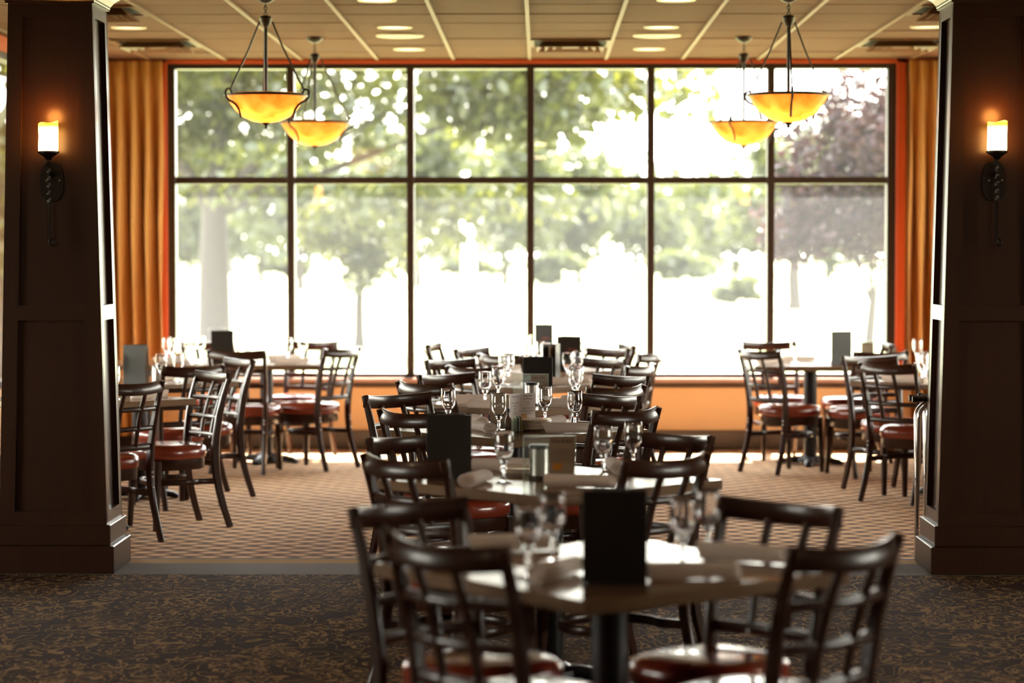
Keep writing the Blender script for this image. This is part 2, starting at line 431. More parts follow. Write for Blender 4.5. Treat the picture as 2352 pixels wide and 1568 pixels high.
# window wall
wf = bpy.data.objects.new('wall_far', None); COL.objects.link(wf); struct(wf)
obj('lower_panel', MB().box((XL - 0.1, YW, 0), (XR + 0.1, YW + 0.16, 0.545)), 'tanwall', wf)
obj('upper_panel', MB().box((XL - 0.1, YW, 3.106), (XR + 0.1, YW + 0.16, 3.25)), 'orange', wf)
obj('side_panel', MB().box((XL - 0.1, YW, 0.545), (XW0 - 0.0, YW + 0.16, 3.106)), 'tanwall', wf)
obj('side_panel', MB().box((XW1 + 0.0, YW, 0.545), (XR + 0.1, YW + 0.16, 3.106)), 'tanwall', wf)
obj('casing', MB().box((XW0 - 0.055, YW - 0.03, 0.6), (XW0, YW, 3.14), 0.004), 'orange', wf)
obj('casing', MB().box((XW1, YW - 0.03, 0.6), (XW1 + 0.075, YW, 3.14), 0.004), 'orange', wf)
obj('casing', MB().box((XW0 - 0.055, YW - 0.03, 3.108), (XW1 + 0.075, YW, 3.14), 0.004), 'orange', wf)
sbox('baseboard_far', (XL, YW - 0.022, 0), (XR, YW, 0.155), 'base', None, 0.006)
sbox('baseboard_left', (XL, 12.5, 0), (XL + 0.02, YW - 0.03, 0.155), 'base', None, 0.006)
sbox('baseboard_right', (XR - 0.02, 12.5, 0), (XR, YW - 0.03, 0.155), 'base', None, 0.006)
win = bpy.data.objects.new('window_1', None); COL.objects.link(win); struct(win)
MX = [-2.975, -2.0085, -1.0435, -0.0755, 0.8925, 1.858, 2.826]
Z0, ZT, Z1 = 0.60, 2.17, 3.106
for k, x in enumerate(MX):
    hw = 0.036 if k in (0, 6) else 0.030
    obj('mullion', MB().box((x - hw, YW - 0.005, Z0), (x + hw, YW + 0.11, Z1), 0.003), 'frame', win)
for za, zb in ((Z0 - 0.02, Z0 + 0.012), (ZT - 0.028, ZT + 0.028), (Z1 - 0.042, Z1)):
    obj('transom', MB().box((MX[0], YW, za), (MX[-1], YW + 0.13, zb), 0.003), 'frame', win)
for k in range(6):
    for za, zb in ((Z0, ZT - 0.02), (ZT + 0.02, Z1 - 0.03)):
        obj('pane', MB().box((MX[k] + 0.015, YW + 0.06, za), (MX[k + 1] - 0.015, YW + 0.066, zb)), 'pane', win)
obj('sill', MB().box((XW0 - 0.05, YW - 0.09, 0.545), (XW1 + 0.05, YW + 0.05, 0.580), 0.006), 'sill', win)
obj('apron', MB().box((XL, YW - 0.012, 0.50), (XR, YW, 0.545), 0.003), 'base', win)
# roof and eave outside
sbox('roof', (-9, -3, 3.32), (9, 20.17, 3.45), 'roof')
sbox('trim_4', (-9, 19.68, 3.20), (9, 20.17, 3.32), 'roof')

# ------------------------------------------------------------------ columns
def column(cx, cy=12.235):
    root = bpy.data.objects.new('column', None); COL.objects.link(root); struct(root)
    root.location = (cx, cy, 0)
    def half(z):
        t = (z - 0.24) / (2.84 - 0.24)
        return 0.269 + (0.2085 - 0.269) * t, 0.222 + (0.21 - 0.222) * t
    obj('base', MB().box((-0.3085, -0.255, 0), (0.3085, 0.25, 0.138), 0.004), 'col', root)
    obj('plinth', MB().box((-0.2885, -0.237, 0.138), (0.2885, 0.236, 0.242), 0.004), 'col', root)
    z0, z1 = 0.242, 2.95
    inn = 0.028
    rings = []
    for z in (z0, z1):
        a, b = half(z); a -= inn; b -= inn
        rings.append([(-a, -b, z), (a, -b, z), (a, b, z), (-a, b, z)])
    obj('shaft', MB().loft(rings, True, True), 'col', root)
    sw = 0.075
    def P(side, u, z, out):
        a, b = half(z)
        d = -inn + out
        if side == 0: return (u, -(b + d), z)
        if side == 1: return (a + d, u, z)
        if side == 2: return (-u, b + d, z)
        return (-(a + d), -u, z)
    def piece(name, side, ul, ur, za, zb):
        """ul/ur: functions of z"""
        v = []
        for out in (-0.004, inn):
            for z, fu in ((za, ul), (za, ur), (zb, ur), (zb, ul)):
                v.append(P(side, fu(z), z, out))
        obj(name, MB().add(v, [(3,2,1,0),(4,5,6,7),(0,1,5,4),(1,2,6,5),(2,3,7,6),(3,0,4,7)]), 'col', root)
    for side in range(4):
        hw = (lambda z: half(z)[0]) if side in (0, 2) else (lambda z: half(z)[1] - 0.0005)
        piece('stile', side, lambda z: -hw(z), lambda z: -hw(z) + sw, z0, z1)
        piece('stile', side, lambda z: hw(z) - sw, lambda z: hw(z), z0, z1)
        for za, zb in ((z0, 0.308), (1.262, 1.337), (2.77, z1)):
            piece('crossrail', side, lambda z: -hw(z) + sw - 0.001, lambda z: hw(z) - sw + 0.001, za, zb)
    prof = [(0.0, 2.835), (0.012, 2.837), (0.012, 2.846), (0.016, 2.850), (0.016, 2.858), (0.022, 2.866), (0.034, 2.882), (0.055, 2.897), (0.066, 2.915), (0.07, 2.925), (0.08, 2.928), (0.08, 2.99)]
    rings = []
    for d, z in prof:
        a, b = half(2.84); a += d; b += d
        rings.append([(-a, -b, z), (a, -b, z), (a, b, z), (-a, b, z)])
    obj('capital', MB().loft(rings, True, True), 'col', root)
    return root
CXL, CXR = -2.432, 2.252
column(CXL); column(CXR)

# ------------------------------------------------------------------ wall sconces
def sconce_parts(root):
    out = -0.085
    mb = MB()   # back plate, stadium shaped, in the xz plane
    n = 28; ring0 = []; ring1 = []
    for k in range(n):
        a = 2 * PI * k / n; x = 0.062 * math.copysign(abs(math.cos(a)) ** 0.75, math.cos(a)); z = 0.10 * math.copysign(abs(math.sin(a)) ** 0.75, math.sin(a)) - 0.0
        ring0.append((x, 0.0, z)); ring1.append((x * 0.96, -0.012, z * 0.975))
    mb.loft([ring0, ring1], True, True); pl = obj('backplate', mb, 'bronze', root, 40)
    for x in (-0.025, 0.04):
        obj('screw', MB().lathe([(0.006, 0), (0.006, 0.004), (0.002, 0.007)], 8).xf(Matrix.Translation((x, -0.012, 0.005)) @ Matrix.Rotation(R(90), 4, 'X')), 'steel', pl)
    mb = MB()
    pts = [(0.0, -0.012, 0.03), (0.0, -0.05, 0.045), (0, out, 0.03)]
    mb.tube(pts, 0.009, 8); obj('arm', mb, 'bronze', root, 40)
    mb = MB(); rings = []   # twisted square rod with a curl at the foot
    zz = [0.10, 0.075] + [0.075 - 0.012 * k for k in range(1, 16)] + [-0.2, -0.29]
    for k, z in enumerate(zz):
        ang = max(0, min(15, k - 1)) * R(30); r = 0.011
        rings.append([(r * math.cos(ang + PI/4 + j*PI/2), out + r * math.sin(ang + PI/4 + j*PI/2), z) for j in range(4)])
    mb.loft(rings, True, True)
    curl = [(0, out, -0.28), (0.002, out, -0.305)] + [(0.014 + 0.012 * math.cos(R(a)), out, -0.302 + 0.014 * math.sin(R(a))) for a in range(200, 480, 30)]
    mb.tube(curl, 0.006, 6); obj('stem', mb, 'bronze', root, 40)
    mb = MB()
    loop = [(0.009 * math.cos(R(a)) , out - 0.004, 0.095 + 0.022 * math.sin(R(a))) for a in range(0, 360, 30)]
    mb.tube([(p[0] - 0.006, p[1], p[2]) for p in loop], 0.004, 6, True); obj('knot', mb, 'bronze', root, 40)
    obj('cup', MB().lathe([(0.012, 0.105), (0.02, 0.118), (0.046, 0.136), (0.053, 0.14), (0.053, 0.148), (0.047, 0.149)], 28, (0, out, 0)), 'bronze', root, 40)
    mb = MB(); rings = []; seg = 32
    for z, r in ((0.149, 0.0475), (0.16, 0.049), (0.22, 0.048), (0.29, 0.049)):
        rings.append([(r * (1 + 0.02 * math.sin(3 * t + z * 30)) * math.cos(t), out + r * (1 + 0.02 * math.sin(3 * t + z * 30)) * math.sin(t), z + (0.008 * math.sin(t + 0.6) + 0.004 * math.sin(3 * t) if z > 0.28 else 0)) for t in [2*PI*j/seg for j in range(seg)]])
    top = rings[-1]; rings.append([(x * 0.86, out + (y - out) * 0.86, z - 0.003) for x, y, z in top]); rings.append([(x * 0.8, out + (y - out) * 0.8, z - 0.03) for x, y, z in top])
    mb.loft(rings, True, True); obj('candle_shade', mb, 'candle', root, 50)
def sconce(x, y, rz, label):
    r = thing('wall_sconce', label, 'wall lamp', (x, y, 1.953), rz, 'candle sconces on the pillars')
    sconce_parts(r)
    return r
def flame(r):      # the light that leaves the open top of the shade
    la = bpy.data.lights.new('sconce_lamp', 'POINT'); la.energy = 0.42; la.color = (1.0, 0.36, 0.07); la.shadow_soft_size = 0.04
    o = bpy.data.objects.new('sconce_lamp', la); COL.objects.link(o); o.parent = r; o.location = (0, -0.085, 0.325)
yf = lambda z: 0.222 - 0.012 * (z - 0.24) / 2.6 - 0.028 + 0.0
s0 = sconce(CXL, 12.235 - yf(1.95), 0, 'lit candle style bronze wall sconce on the front of the left pillar')
dup(s0, (CXR, 12.235 - yf(1.95), 1.953), 0, 'lit candle style bronze wall sconce on the front of the right pillar')
dup(s0, (CXL, 12.235 + yf(1.95), 1.953), PI, 'candle sconce on the window side of the left pillar, seen mirrored in the glass')
dup(s0, (CXR, 12.235 + yf(1.95), 1.953), PI, 'candle sconce on the window side of the right pillar, seen mirrored in the glass')

for q in [o for o in COL.objects if o.name.startswith('wall_sconce')]: flame(q)

# ------------------------------------------------------------------ curtains
def curtain(x0, x1, label, seed):
    rg = random.Random(seed); W = x1 - x0; n = 150
    folds = 7; ph = [rg.uniform(-0.4, 0.4) for _ in range(folds + 2)]
    def yy(t, z):
        u = t * folds; k = int(u); p = ph[k] * (1 - (u - k)) + ph[k + 1] * (u - k)
        amp = 0.030 + 0.042 * min(1, max(0, (3.02 - z) / 1.2))
        tight = 0.5 + 0.5 * math.cos(2 * PI * u + p)
        if z > 2.95: tight = tight ** 3
        return 0.12 - amp * 1.7 * tight
    zs = [3.12, 3.06, 3.0, 2.94, 2.86, 2.7, 2.3, 1.8, 1.2, 0.7, 0.12]
    rings = []
    for z in zs:
        front = [(x0 + W * i / n + 0.012 * math.sin(3 * z + i * 0.3), YW - 0.16 + yy(i / n, z) - 0.04, z) for i in range(n + 1)]
        back = [(x, y + 0.006, zz) for x, y, zz in reversed(front)]
        rings.append(front + back)
    o = obj('curtain', MB().loft(rings, True, True), 'curtain', None, 60)
    tag(o, label, 'curtain', 'ochre pleated drapes')
curtain(-3.80, -3.015, 'ochre pinch pleated curtain hanging left of the big window', 1)
curtain(2.945, 3.64, 'ochre pinch pleated curtain hanging right of the big window', 2)

# ------------------------------------------------------------------ ceiling fittings
def down_light(x, y, label):
    r = thing('ceiling_light', label, 'ceiling light', (x, y, ZC), 0, 'recessed ceiling downlights')
    obj('trim_ring', MB().lathe([(0.098, 0.0), (0.100, -0.006), (0.118, -0.006), (0.122, 0.0), (0.122, 0.004), (0.098, 0.004)], 32, (0, 0, 0), False, False), 'cream', r, 30)
    obj('lens', MB().lathe([(0.001, -0.003), (0.05, -0.003), (0.098, -0.001), (0.098, 0.003)], 32), 'lens', r, 30)
    return r
LX = [(-2.83, 'far left'), (-0.998, 'left of centre'), (0.8325, 'right of centre'), (2.66, 'far right')]
LY = [(18.5, 'nearest the window'), (16.68, 'second row from the window'), (14.87, 'third row from the window')]
d0 = None
for lx, nx in LX:
    for ly, ny in LY:
        lab = 'round recessed ceiling light %s, %s' % (nx, ny)
        if d0 is None: d0 = down_light(lx, ly, lab)
        else: dup(d0, (lx, ly, ZC), 0, lab)
for k, (lx, ly) in enumerate(((-3.2, 3.0), (0.0, 3.0), (3.2, 3.0), (-3.2, 7.6), (0.0, 7.6), (3.2, 7.6))):  # unseen downlights added to give fill light from the camera side
    q = dup(d0, (lx, ly, 2.99), 0, 'unseen fill downlight added to the near ceiling over the %s %s' % (('left aisle', 'middle', 'right aisle')[k % 3], 'behind the camera' if ly < 5 else 'before the pillars'), 'unseen fill downlights of the near ceiling')
    la = bpy.data.lights.new('fill_lamp', 'AREA'); la.shape = 'DISK'; la.size = 0.18; la.energy = FILL_LAMP; la.color = (1.0, 0.72, 0.46)
    lo = bpy.data.objects.new('fill_lamp', la); COL.objects.link(lo); lo.parent = q; lo.location = (0, 0, -0.012)
def speaker(x, y, label):
    r = thing('ceiling_speaker', label, 'speaker', (x, y, ZC), 0, 'round white ceiling speakers')
    obj('rim', MB().lathe([(0.155, -0.012), (0.168, -0.010), (0.172, 0.0), (0.155, 0.0)], 36, (0, 0, 0), False, False), 'cream', r, 30)
    obj('grille', MB().lathe([(0.001, -0.016), (0.08, -0.015), (0.155, -0.011), (0.155, 0)], 36), 'cream', r, 30)
    return r
speaker(-0.998, 17.30, 'round white ceiling speaker between downlights left of centre')
speaker(0.8325, 17.30, 'round white ceiling speaker between downlights right of centre')
def vent(x, y, label):
    r = thing('ceiling_vent', label, 'vent', (x, y, ZC), 0, 'square ceiling air vents')
    def sq(a, b, za, zb):
        q = lambda h, z: [(-h, -h, z), (h, -h, z), (h, h, z), (-h, h, z)]
        return MB().loft([q(a, za), q(b, zb), q(b - 0.004, zb), q(a - 0.004, za)], False, False)
    obj('frame', MB().loft([[(-h, -h, z), (h, -h, z), (h, h, z), (-h, h, z)] for h, z in ((0.30, 0), (0.30, -0.012), (0.265, -0.012), (0.265, 0))], False, False), 'rail', r)
    obj('duct', MB().box((-0.262, -0.262, -0.001), (0.262, 0.262, 0.002)), 'black', r)
    for k, h in enumerate((0.245, 0.185, 0.125)):
        obj('louver', sq(h - 0.05, h, -0.006, -0.055 + 0.004 * k), 'rail', r)
    obj('centre_plate', MB().box((-0.06, -0.06, -0.04), (0.06, 0.06, -0.034)), 'rail', r)
    return r
v0 = vent(-2.83, 17.9, 'square louvred ceiling vent at far left beside a downlight')
dup(v0, (0.2225, 17.9, ZC), 0, 'square louvred ceiling vent near the middle of the ceiling')
dup(v0, (2.66, 17.9, ZC), 0, 'square louvred ceiling vent at far right beside a downlight')
dup(v0, (-2.83, 15.45, ZC), 0, 'square louvred ceiling vent partly behind the left pillar top')
dup(v0, (2.66, 15.45, ZC), 0, 'square louvred ceiling vent partly behind the right pillar top')

# ------------------------------------------------------------------ pendant lamps
def pendant(x, y, rim, ang, label):
    r = thing('pendant_lamp', label, 'pendant lamp', (x, y, 0), 0, 'amber bowl pendant lamps')
    bd = 0.172
    prof = [(0.03, -bd), (0.08, -bd + 0.008), (0.14, -bd + 0.035), (0.185, -bd + 0.075), (0.215, -bd + 0.115), (0.238, -0.02), (0.246, 0.0),
            (0.240, 0.002), (0.230, -0.02), (0.208, -bd + 0.118), (0.178, -bd + 0.08), (0.134, -bd + 0.041), (0.078, -bd + 0.015), (0.03, -bd + 0.007)]
    obj('bowl', MB().lathe([(a, rim + b) for a, b in prof], 48, (0, 0, 0), True, True), 'bowl', r, 60)
    mb = MB(); mb.tube([(0.246 * math.cos(t), 0.246 * math.sin(t), rim - 0.008) for t in [2*PI*k/48 for k in range(48)]], 0.0075, 8, True)
    obj('rim_band', mb, 'bronze', r, 50)
    obj('rod', MB().lathe([(0.011, rim - bd), (0.011, 2.965)], 12), 'bronze', r, 50)
    obj('finial', MB().lathe([(0.004, rim - bd - 0.036), (0.010, rim - bd - 0.03), (0.007, rim - bd - 0.02), (0.014, rim - bd - 0.012), (0.028, rim - bd - 0.004), (0.03, rim - bd + 0.002)], 16), 'bronze', r, 50)
    obj('hub', MB().lathe([(0.012, 2.955), (0.018, 2.962), (0.03, 2.985), (0.038, 3.01), (0.030, 3.022), (0.012, 3.028)], 20), 'bronze', r, 50)
    obj('canopy', MB().lathe([(0.012, 3.098), (0.03, 3.105), (0.055, 3.122), (0.062, 3.136), (0.062, 3.14)], 24), 'bronze', r, 50)
    for k in range(4):
        z = 3.036 + k * 0.017; ax = k % 2
        lp = [((0.009 * math.cos(t)) * (1 - ax), (0.009 * math.cos(t)) * ax, z + 0.013 * math.sin(t)) for t in [2*PI*j/14 for j in range(14)]]
        obj('chain_link', MB().tube(lp, 0.0025, 6, True), 'bronze', r, 60)
    for k in range(3):
        a = ang + k * 2 * PI / 3; ca, sa = math.cos(a), math.sin(a)
        P = lambda q, z: (q * ca, q * sa, rim + z)
        obj('stay', MB().tube([P(0.045, 2.985 - rim), P(0.12, (2.985 - rim) * 0.62), P(0.255, 0.018)], 0.006, 6), 'bronze', r, 60)
        sc = [P(0.246, -0.012), P(0.249, 0.010), P(0.262, 0.024), P(0.279, 0.020), P(0.290, 0.0), P(0.286, -0.024), P(0.266, -0.044), P(0.240, -0.054), P(0.215, -0.070), P(0.196, -0.095), P(0.184, -0.125), P(0.181, -0.148)]
        obj('scroll', MB().tube(sc, 0.0075, 8), 'bronze', r, 60)
    for k, (bx, by) in enumerate(((0.07, -0.03), (-0.07, -0.04))):
        b = obj('bulb', MB().lathe([(0.002, -0.03), (0.018, -0.022), (0.026, 0.0), (0.018, 0.024), (0.010, 0.04)], 14, (bx, by, rim - 0.075)), pbr('lit_bulb_glass', (0.9, 0.8, 0.6, 1), 0.4, emit=(1.0, 0.70, 0.34, 1), es=21.0), r, 60)
    return r
pendant(-1.657, 14.65, 2.553, R(100), 'amber glass bowl pendant on the left, larger and nearer')
pendant(-1.624, 17.48, 2.535, R(-125), 'amber glass bowl pendant on the left, smaller and nearer the window')
pendant(1.4985, 14.65, 2.553, R(-91), 'amber glass bowl pendant on the right, larger and nearer')
pendant(1.467, 17.48, 2.535, R(-115), 'amber glass bowl pendant on the right, smaller and nearer the window')

# ------------------------------------------------------------------ chairs
def yb(z):
    zs = [(0.0, -0.285), (0.12, -0.245), (0.26, -0.208), (0.40, -0.195), (0.50, -0.197), (0.62, -0.212), (0.74, -0.238), (0.84, -0.270), (0.90, -0.292)]
    for (a, p), (b, q) in zip(zs, zs[1:]):
        if a <= z <= b: return p + (q - p) * (z - a) / (b - a)
    return zs[-1][1]
def xb(z): return 0.188 + 0.022 * max(0.0, (z - 0.45) / 0.43) + (0.012 * (0.3 - z) / 0.3 if z < 0.3 else 0)
def bow(x, z):
    k = 0.030 + 0.030 * max(0, min(1, (z - 0.5) / 0.36))
    return -k * (1 - (x / 0.205) ** 2)
def seat_ring(s, z, n=36):
    pts = []
    for j in range(n):
        t = 2 * PI * j / n; c, q = math.cos(t), math.sin(t)
        e = 2 / 2.7
        x = 0.215 * math.copysign(abs(c) ** e, c); y = 0.212 * math.copysign(abs(q) ** e, q)
        if y < 0: x *= 1 + 0.16 * y / 0.212
        pts.append((x * s, 0.012 + y * s, z))
    return pts
def chair_proto():
    root = thing('dining_chair', '', 'chair', (0, 0, 0), 0, 'lattice back dining chairs')
    for sg in (-1, 1):
        zs = [0.0, 0.10, 0.2, 0.3, 0.38, 0.46, 0.55, 0.66, 0.76, 0.84, 0.893]
        mb = MB().sweep([(sg * xb(z), yb(z), z) for z in zs], (1, 0, 0), [0.024, 0.025, 0.027, 0.028, 0.029, 0.029, 0.028, 0.027, 0.025, 0.024, 0.022], [0.036, 0.037, 0.040, 0.043, 0.045, 0.045, 0.042, 0.038, 0.034, 0.030, 0.026], 0.004)
        obj('back_post', mb, 'chair', root, 45)
    for sg in (-1, 1):
        mb = MB().sweep([(sg * 0.176, 0.178, 0), (sg * 0.170, 0.168, 0.2), (sg * 0.165, 0.158, 0.40)], (1, 0, 0), [0.027, 0.034, 0.042], [0.027, 0.034, 0.042], 0.004)
        obj('leg', mb, 'chair', root, 45)
    xs = [-0.218 + 0.436 * k / 16 for k in range(17)]
    mb = MB().sweep([(x, yb(0.858) + bow(x, 0.86), 0.853 + 0.014 * (x / 0.218) ** 2) for x in xs], (0, 0.18, 1), 0.064, 0.021, 0.005)
    obj('top_rail', mb, 'chair', root, 45)
    for z in (0.742, 0.632, 0.528):
        w_ = xb(z) - 0.006
        pts = [(-w_ + 2 * w_ * k / 10, yb(z) + bow(-w_ + 2 * w_ * k / 10, z), z) for k in range(11)]
        obj('crossbar', MB().sweep(pts, (0, 0.1, 1), 0.028 if z > 0.55 else 0.036, 0.017, 0.003), 'chair', root, 45)
    for x in (-0.07, 0.07):
        pts = [(x * (0.93 + 0.07 * (z - 0.5) / 0.33), yb(z) + bow(x, z) , z) for z in (0.515, 0.6, 0.68, 0.76, 0.835)]
        obj('slat', MB().sweep(pts, (1, 0, 0), 0.026, 0.016, 0.003), 'chair', root, 45)
    rings = [seat_ring(s, z) for s, z in ((0.93, 0.405), (0.98, 0.412), (1.0, 0.43), (1.0, 0.452), (0.975, 0.470), (0.90, 0.483), (0.72, 0.491), (0.4, 0.4945), (0.05, 0.495))]
    obj('seat', MB().loft(rings, True, True), 'vinyl', root, 60)
    rings = [seat_ring(s, z) for s, z in ((0.93, 0.345), (0.945, 0.35), (0.945, 0.405), (0.90, 0.406), (0.90, 0.345))]
    rings.append(rings[0])
    obj('apron', MB().loft(rings), 'chair', root, 45)
    path = []
    for k in range(29):
        t = R(232 - 284 * k / 28); c, q = math.cos(t), math.sin(t)
        e = 2 / 2.3
        path.append((0.172 * math.copysign(abs(c) ** e, c) * (1.0 if q > 0 else 1.06), -0.01 + 0.175 * math.copysign(abs(q) ** e, q), 0.272))
    path = [(-xb(0.27), yb(0.27) + 0.01, 0.272)] + path[2:-2] + [(xb(0.27), yb(0.27) + 0.01, 0.272)]
    obj('hoop_stretcher', MB().sweep(path, (0, 0, 1), 0.034, 0.016, 0.003), 'chair', root, 50)
    for sg in (-1, 1):
        for z in (0.30, 0.36, 0.385):
            obj('screw', MB().lathe([(0.006, 0), (0.006, 0.003), (0.002, 0.005)], 8).xf(Matrix.Translation((sg * xb(z), yb(z) - 0.021, z)) @ Matrix.Rotation(R(90), 4, 'X')), 'steel', root)
    return root
TN = {'T1': 'the nearest table', 'T2': 'the second table', 'T3': 'the third table', 'T4': 'the fourth table', 'T5': 'the fifth table', 'T6': 'the sixth table', 'T7': 'the little centre window table',
      'L1': 'the table just behind the left pillar', 'L2': 'the second table behind the left pillar', 'L3': 'the left window table', 'L4': 'the left corner window table',
      'R1': 'the table just behind the right pillar', 'R2': 'the right window table', 'R3': 'the right corner side table'}
SD = {'NL': 'near left side', 'NR': 'near right side', 'FL': 'far left side', 'FR': 'far right side', 'L': 'left side', 'R': 'right side', 'N': 'near side', 'F': 'far side'}
CH = [('T1NL', -0.25, 5.98, 45), ('T1FL', -0.39, 6.91, -45), ('T1NR', 0.78, 5.99, 135), ('T1FR', 0.655, 6.89, -135),
      ('T2NL', -0.49, 8.39, 45), ('T2FL', -0.52, 9.40, -45), ('T2NR', 0.46, 8.43, 135), ('T2FR', 0.53, 9.51, -135),
      ('T3NL', -0.59, 10.78, 45), ('T3FL', -0.73, 12.08, -45), ('T3NR', 0.41, 10.93, 135), ('T3FR', 0.36, 12.02, -135),
      ('T4NL', -0.59, 13.17, 45), ('T4FL', -0.56, 14.03, -45), ('T4NR', 0.42, 12.75, 135), ('T4FR', 0.47, 13.85, -135),
      ('T5NL', -0.44, 14.86, 45), ('T5FL', -0.56, 15.82, -45), ('T5NR', 0.65, 15.14, 155), ('T5FR', 0.43, 16.03, -135),
      ('T6NL', -0.27, 16.62, 45), ('T6FL', -0.52, 17.67, -32), ('T6NR', 0.79, 16.88, 158), ('T6FR', 0.45, 17.62, -135),
      ('T7L', -0.84, 18.50, -10), ('T7R', 0.66, 18.30, 192),
      ('L1NR', -2.215, 13.12, 135), ('L1FR', -1.90, 14.20, -146), ('L2NR', -2.14, 14.97, 128), ('L2FR', -1.96, 15.91, -148),
      ('L3N', -2.18, 17.27, 78), ('L3R', -1.43, 17.69, 149), ('L3F', -1.78, 19.00, -112), ('L4F', -2.62, 18.95, -62),
      ('R2L', 1.56, 17.40, 37), ('R2F', 1.80, 18.98, -80), ('R1FL', 2.22, 16.39, -65), ('R1NL', 2.19, 15.34, 47),
      ('R2N', 2.42, 17.08, 112), ('R2R', 2.675, 18.44, 180)]
TB = [('T1', 0.188, 6.52, 38.4), ('T2', 0.037, 9.0, 45), ('T3', -0.125, 11.5, 45), ('T4', -0.06, 13.47, 45), ('T5', -0.05, 15.48, 45), ('T6', 0.0, 17.25, 45), ('T7', -0.06, 18.62, 0),
      ('L1', -2.62, 13.86, 45), ('L2', -2.60, 15.66, 45), ('L3', -2.07, 18.27, 0), ('L4', -2.99, 18.27, 0), ('R1', 2.67, 15.80, 45), ('R2', 2.03, 18.15, 0), ('R3', 3.19, 17.72, 0)]
TABLE_AT = {k: (x, y, r_) for k, x, y, r_ in TB}
LEGS = []
c0 = None
for key, x, y, fc in CH:
    t, s = key[:2], key[2:]
    lab = 'red seated lattice chair, %s of %s' % (SD[s], TN[t])
    a = R(fc); rb = 0.305
    tx, ty = TABLE_AT[t][:2]; d_ = (tx - x) * math.cos(a) + (ty - y) * math.sin(a)
    if t[0] == 'T' and d_ < 0.665: x -= (0.665 - d_) * math.cos(a); y -= (0.665 - d_) * math.sin(a)   # keep the seats of a table clear of each other   # rail centre is this far behind the seat centre
    loc = (x + rb * math.cos(a), y + rb * math.sin(a), 0); rz = a - PI / 2
    for sg in (-1, 1): LEGS.append((loc[0] + 0.17 * math.cos(a) + sg * 0.17 * math.sin(a), loc[1] + 0.17 * math.sin(a) - sg * 0.17 * math.cos(a)))
    if c0 is None:
        c0 = chair_proto(); c0.location = loc; c0.rotation_euler = (0, 0, rz); c0['label'] = lab
    else:
        dup(c0, loc, rz, lab)

# ------------------------------------------------------------------ tables
def table_proto(half=0.4575):
    root = thing('dining_table', '', 'table', (0, 0, 0), 0, 'square pedestal dining tables')
    h = half
    obj('tabletop', MB().box((-h, -h, 0.722), (h, h, 0.760), 0.004), 'top', root)
    obj('pedestal', MB().lathe([(0.05, 0.07), (0.05, 0.70), (0.07, 0.705), (0.07, 0.712)], 24), 'iron', root, 40)
    obj('mounting_plate', MB().box((-0.17, -0.17, 0.712), (0.17, 0.17, 0.722), 0.003), 'iron', root)
    obj('hub', MB().lathe([(0.105, 0.02), (0.10, 0.05), (0.075, 0.068), (0.05, 0.078)], 24), 'iron', root, 40)
    for k in range(4):
        a = k * PI / 2
        pts = [(0.06 * math.cos(a), 0.06 * math.sin(a), 0.040), (0.14 * math.cos(a), 0.14 * math.sin(a), 0.036), (0.22 * math.cos(a), 0.22 * math.sin(a), 0.022), (0.25 * math.cos(a), 0.25 * math.sin(a), 0.012)]
        obj('foot', MB().sweep(pts, (-math.sin(a), math.cos(a), 0), [0.085, 0.075, 0.065, 0.045], [0.052, 0.046, 0.036, 0.020], 0.008), 'iron', root, 45)
    return root
TL = {'T1': 'walnut pedestal table nearest the camera, set with two pairs of goblets',
      'T2': 'second walnut table of the centre row, with a tall dark menu and clear card stand',
      'T3': 'third walnut table of the centre row, with a plate stack', 'T4': 'fourth walnut table of the centre row, behind the plate stack',
      'T5': 'fifth walnut table of the centre row', 'T6': 'sixth walnut table of the centre row', 'T7': 'little table ending the centre row against the window',
      'L1': 'walnut table half hidden just behind the left pillar', 'L2': 'second walnut table behind the left pillar, under the grey menu',
      'L3': 'walnut table by the left end of the big window', 'L4': 'walnut table crowded with glasses in the left window corner',
      'R1': 'walnut table half hidden just behind the right pillar', 'R2': 'walnut table by the right end of the big window', 'R3': 'walnut table in the right window corner under the drape'}
t0 = None; TPOS = {}
for k, x, y, rz in TB:
    TPOS[k] = (x, y, R(rz))
    if t0 is None:
        t0 = table_proto(); t0.location = (x, y, 0); t0.rotation_euler = (0, 0, R(rz)); t0['label'] = TL[k]
        tb = t0
    else: tb = dup(t0, (x, y, 0), R(rz), TL[k])
    # the iron base can stand turned under its top: turn it so that its feet clear the chair legs
    near = [(math.atan2(v - y, u - x), math.hypot(u - x, v - y)) for u, v in LEGS if math.hypot(u - x, v - y) < 0.42]
    best = max(range(0, 90, 3), key=lambda q: min([9.0] + [math.hypot(r_ * math.cos(t_) - min(r_, 0.22) * math.cos(R(rz + q) + j * PI / 2), r_ * math.sin(t_) - min(r_, 0.22) * math.sin(R(rz + q) + j * PI / 2)) for t_, r_ in near for j in range(4)]))
    for ch in tb.children:
        if ch.name.startswith('foot'): ch.rotation_euler = (0, 0, R(best))
ZT_ = 0.7602

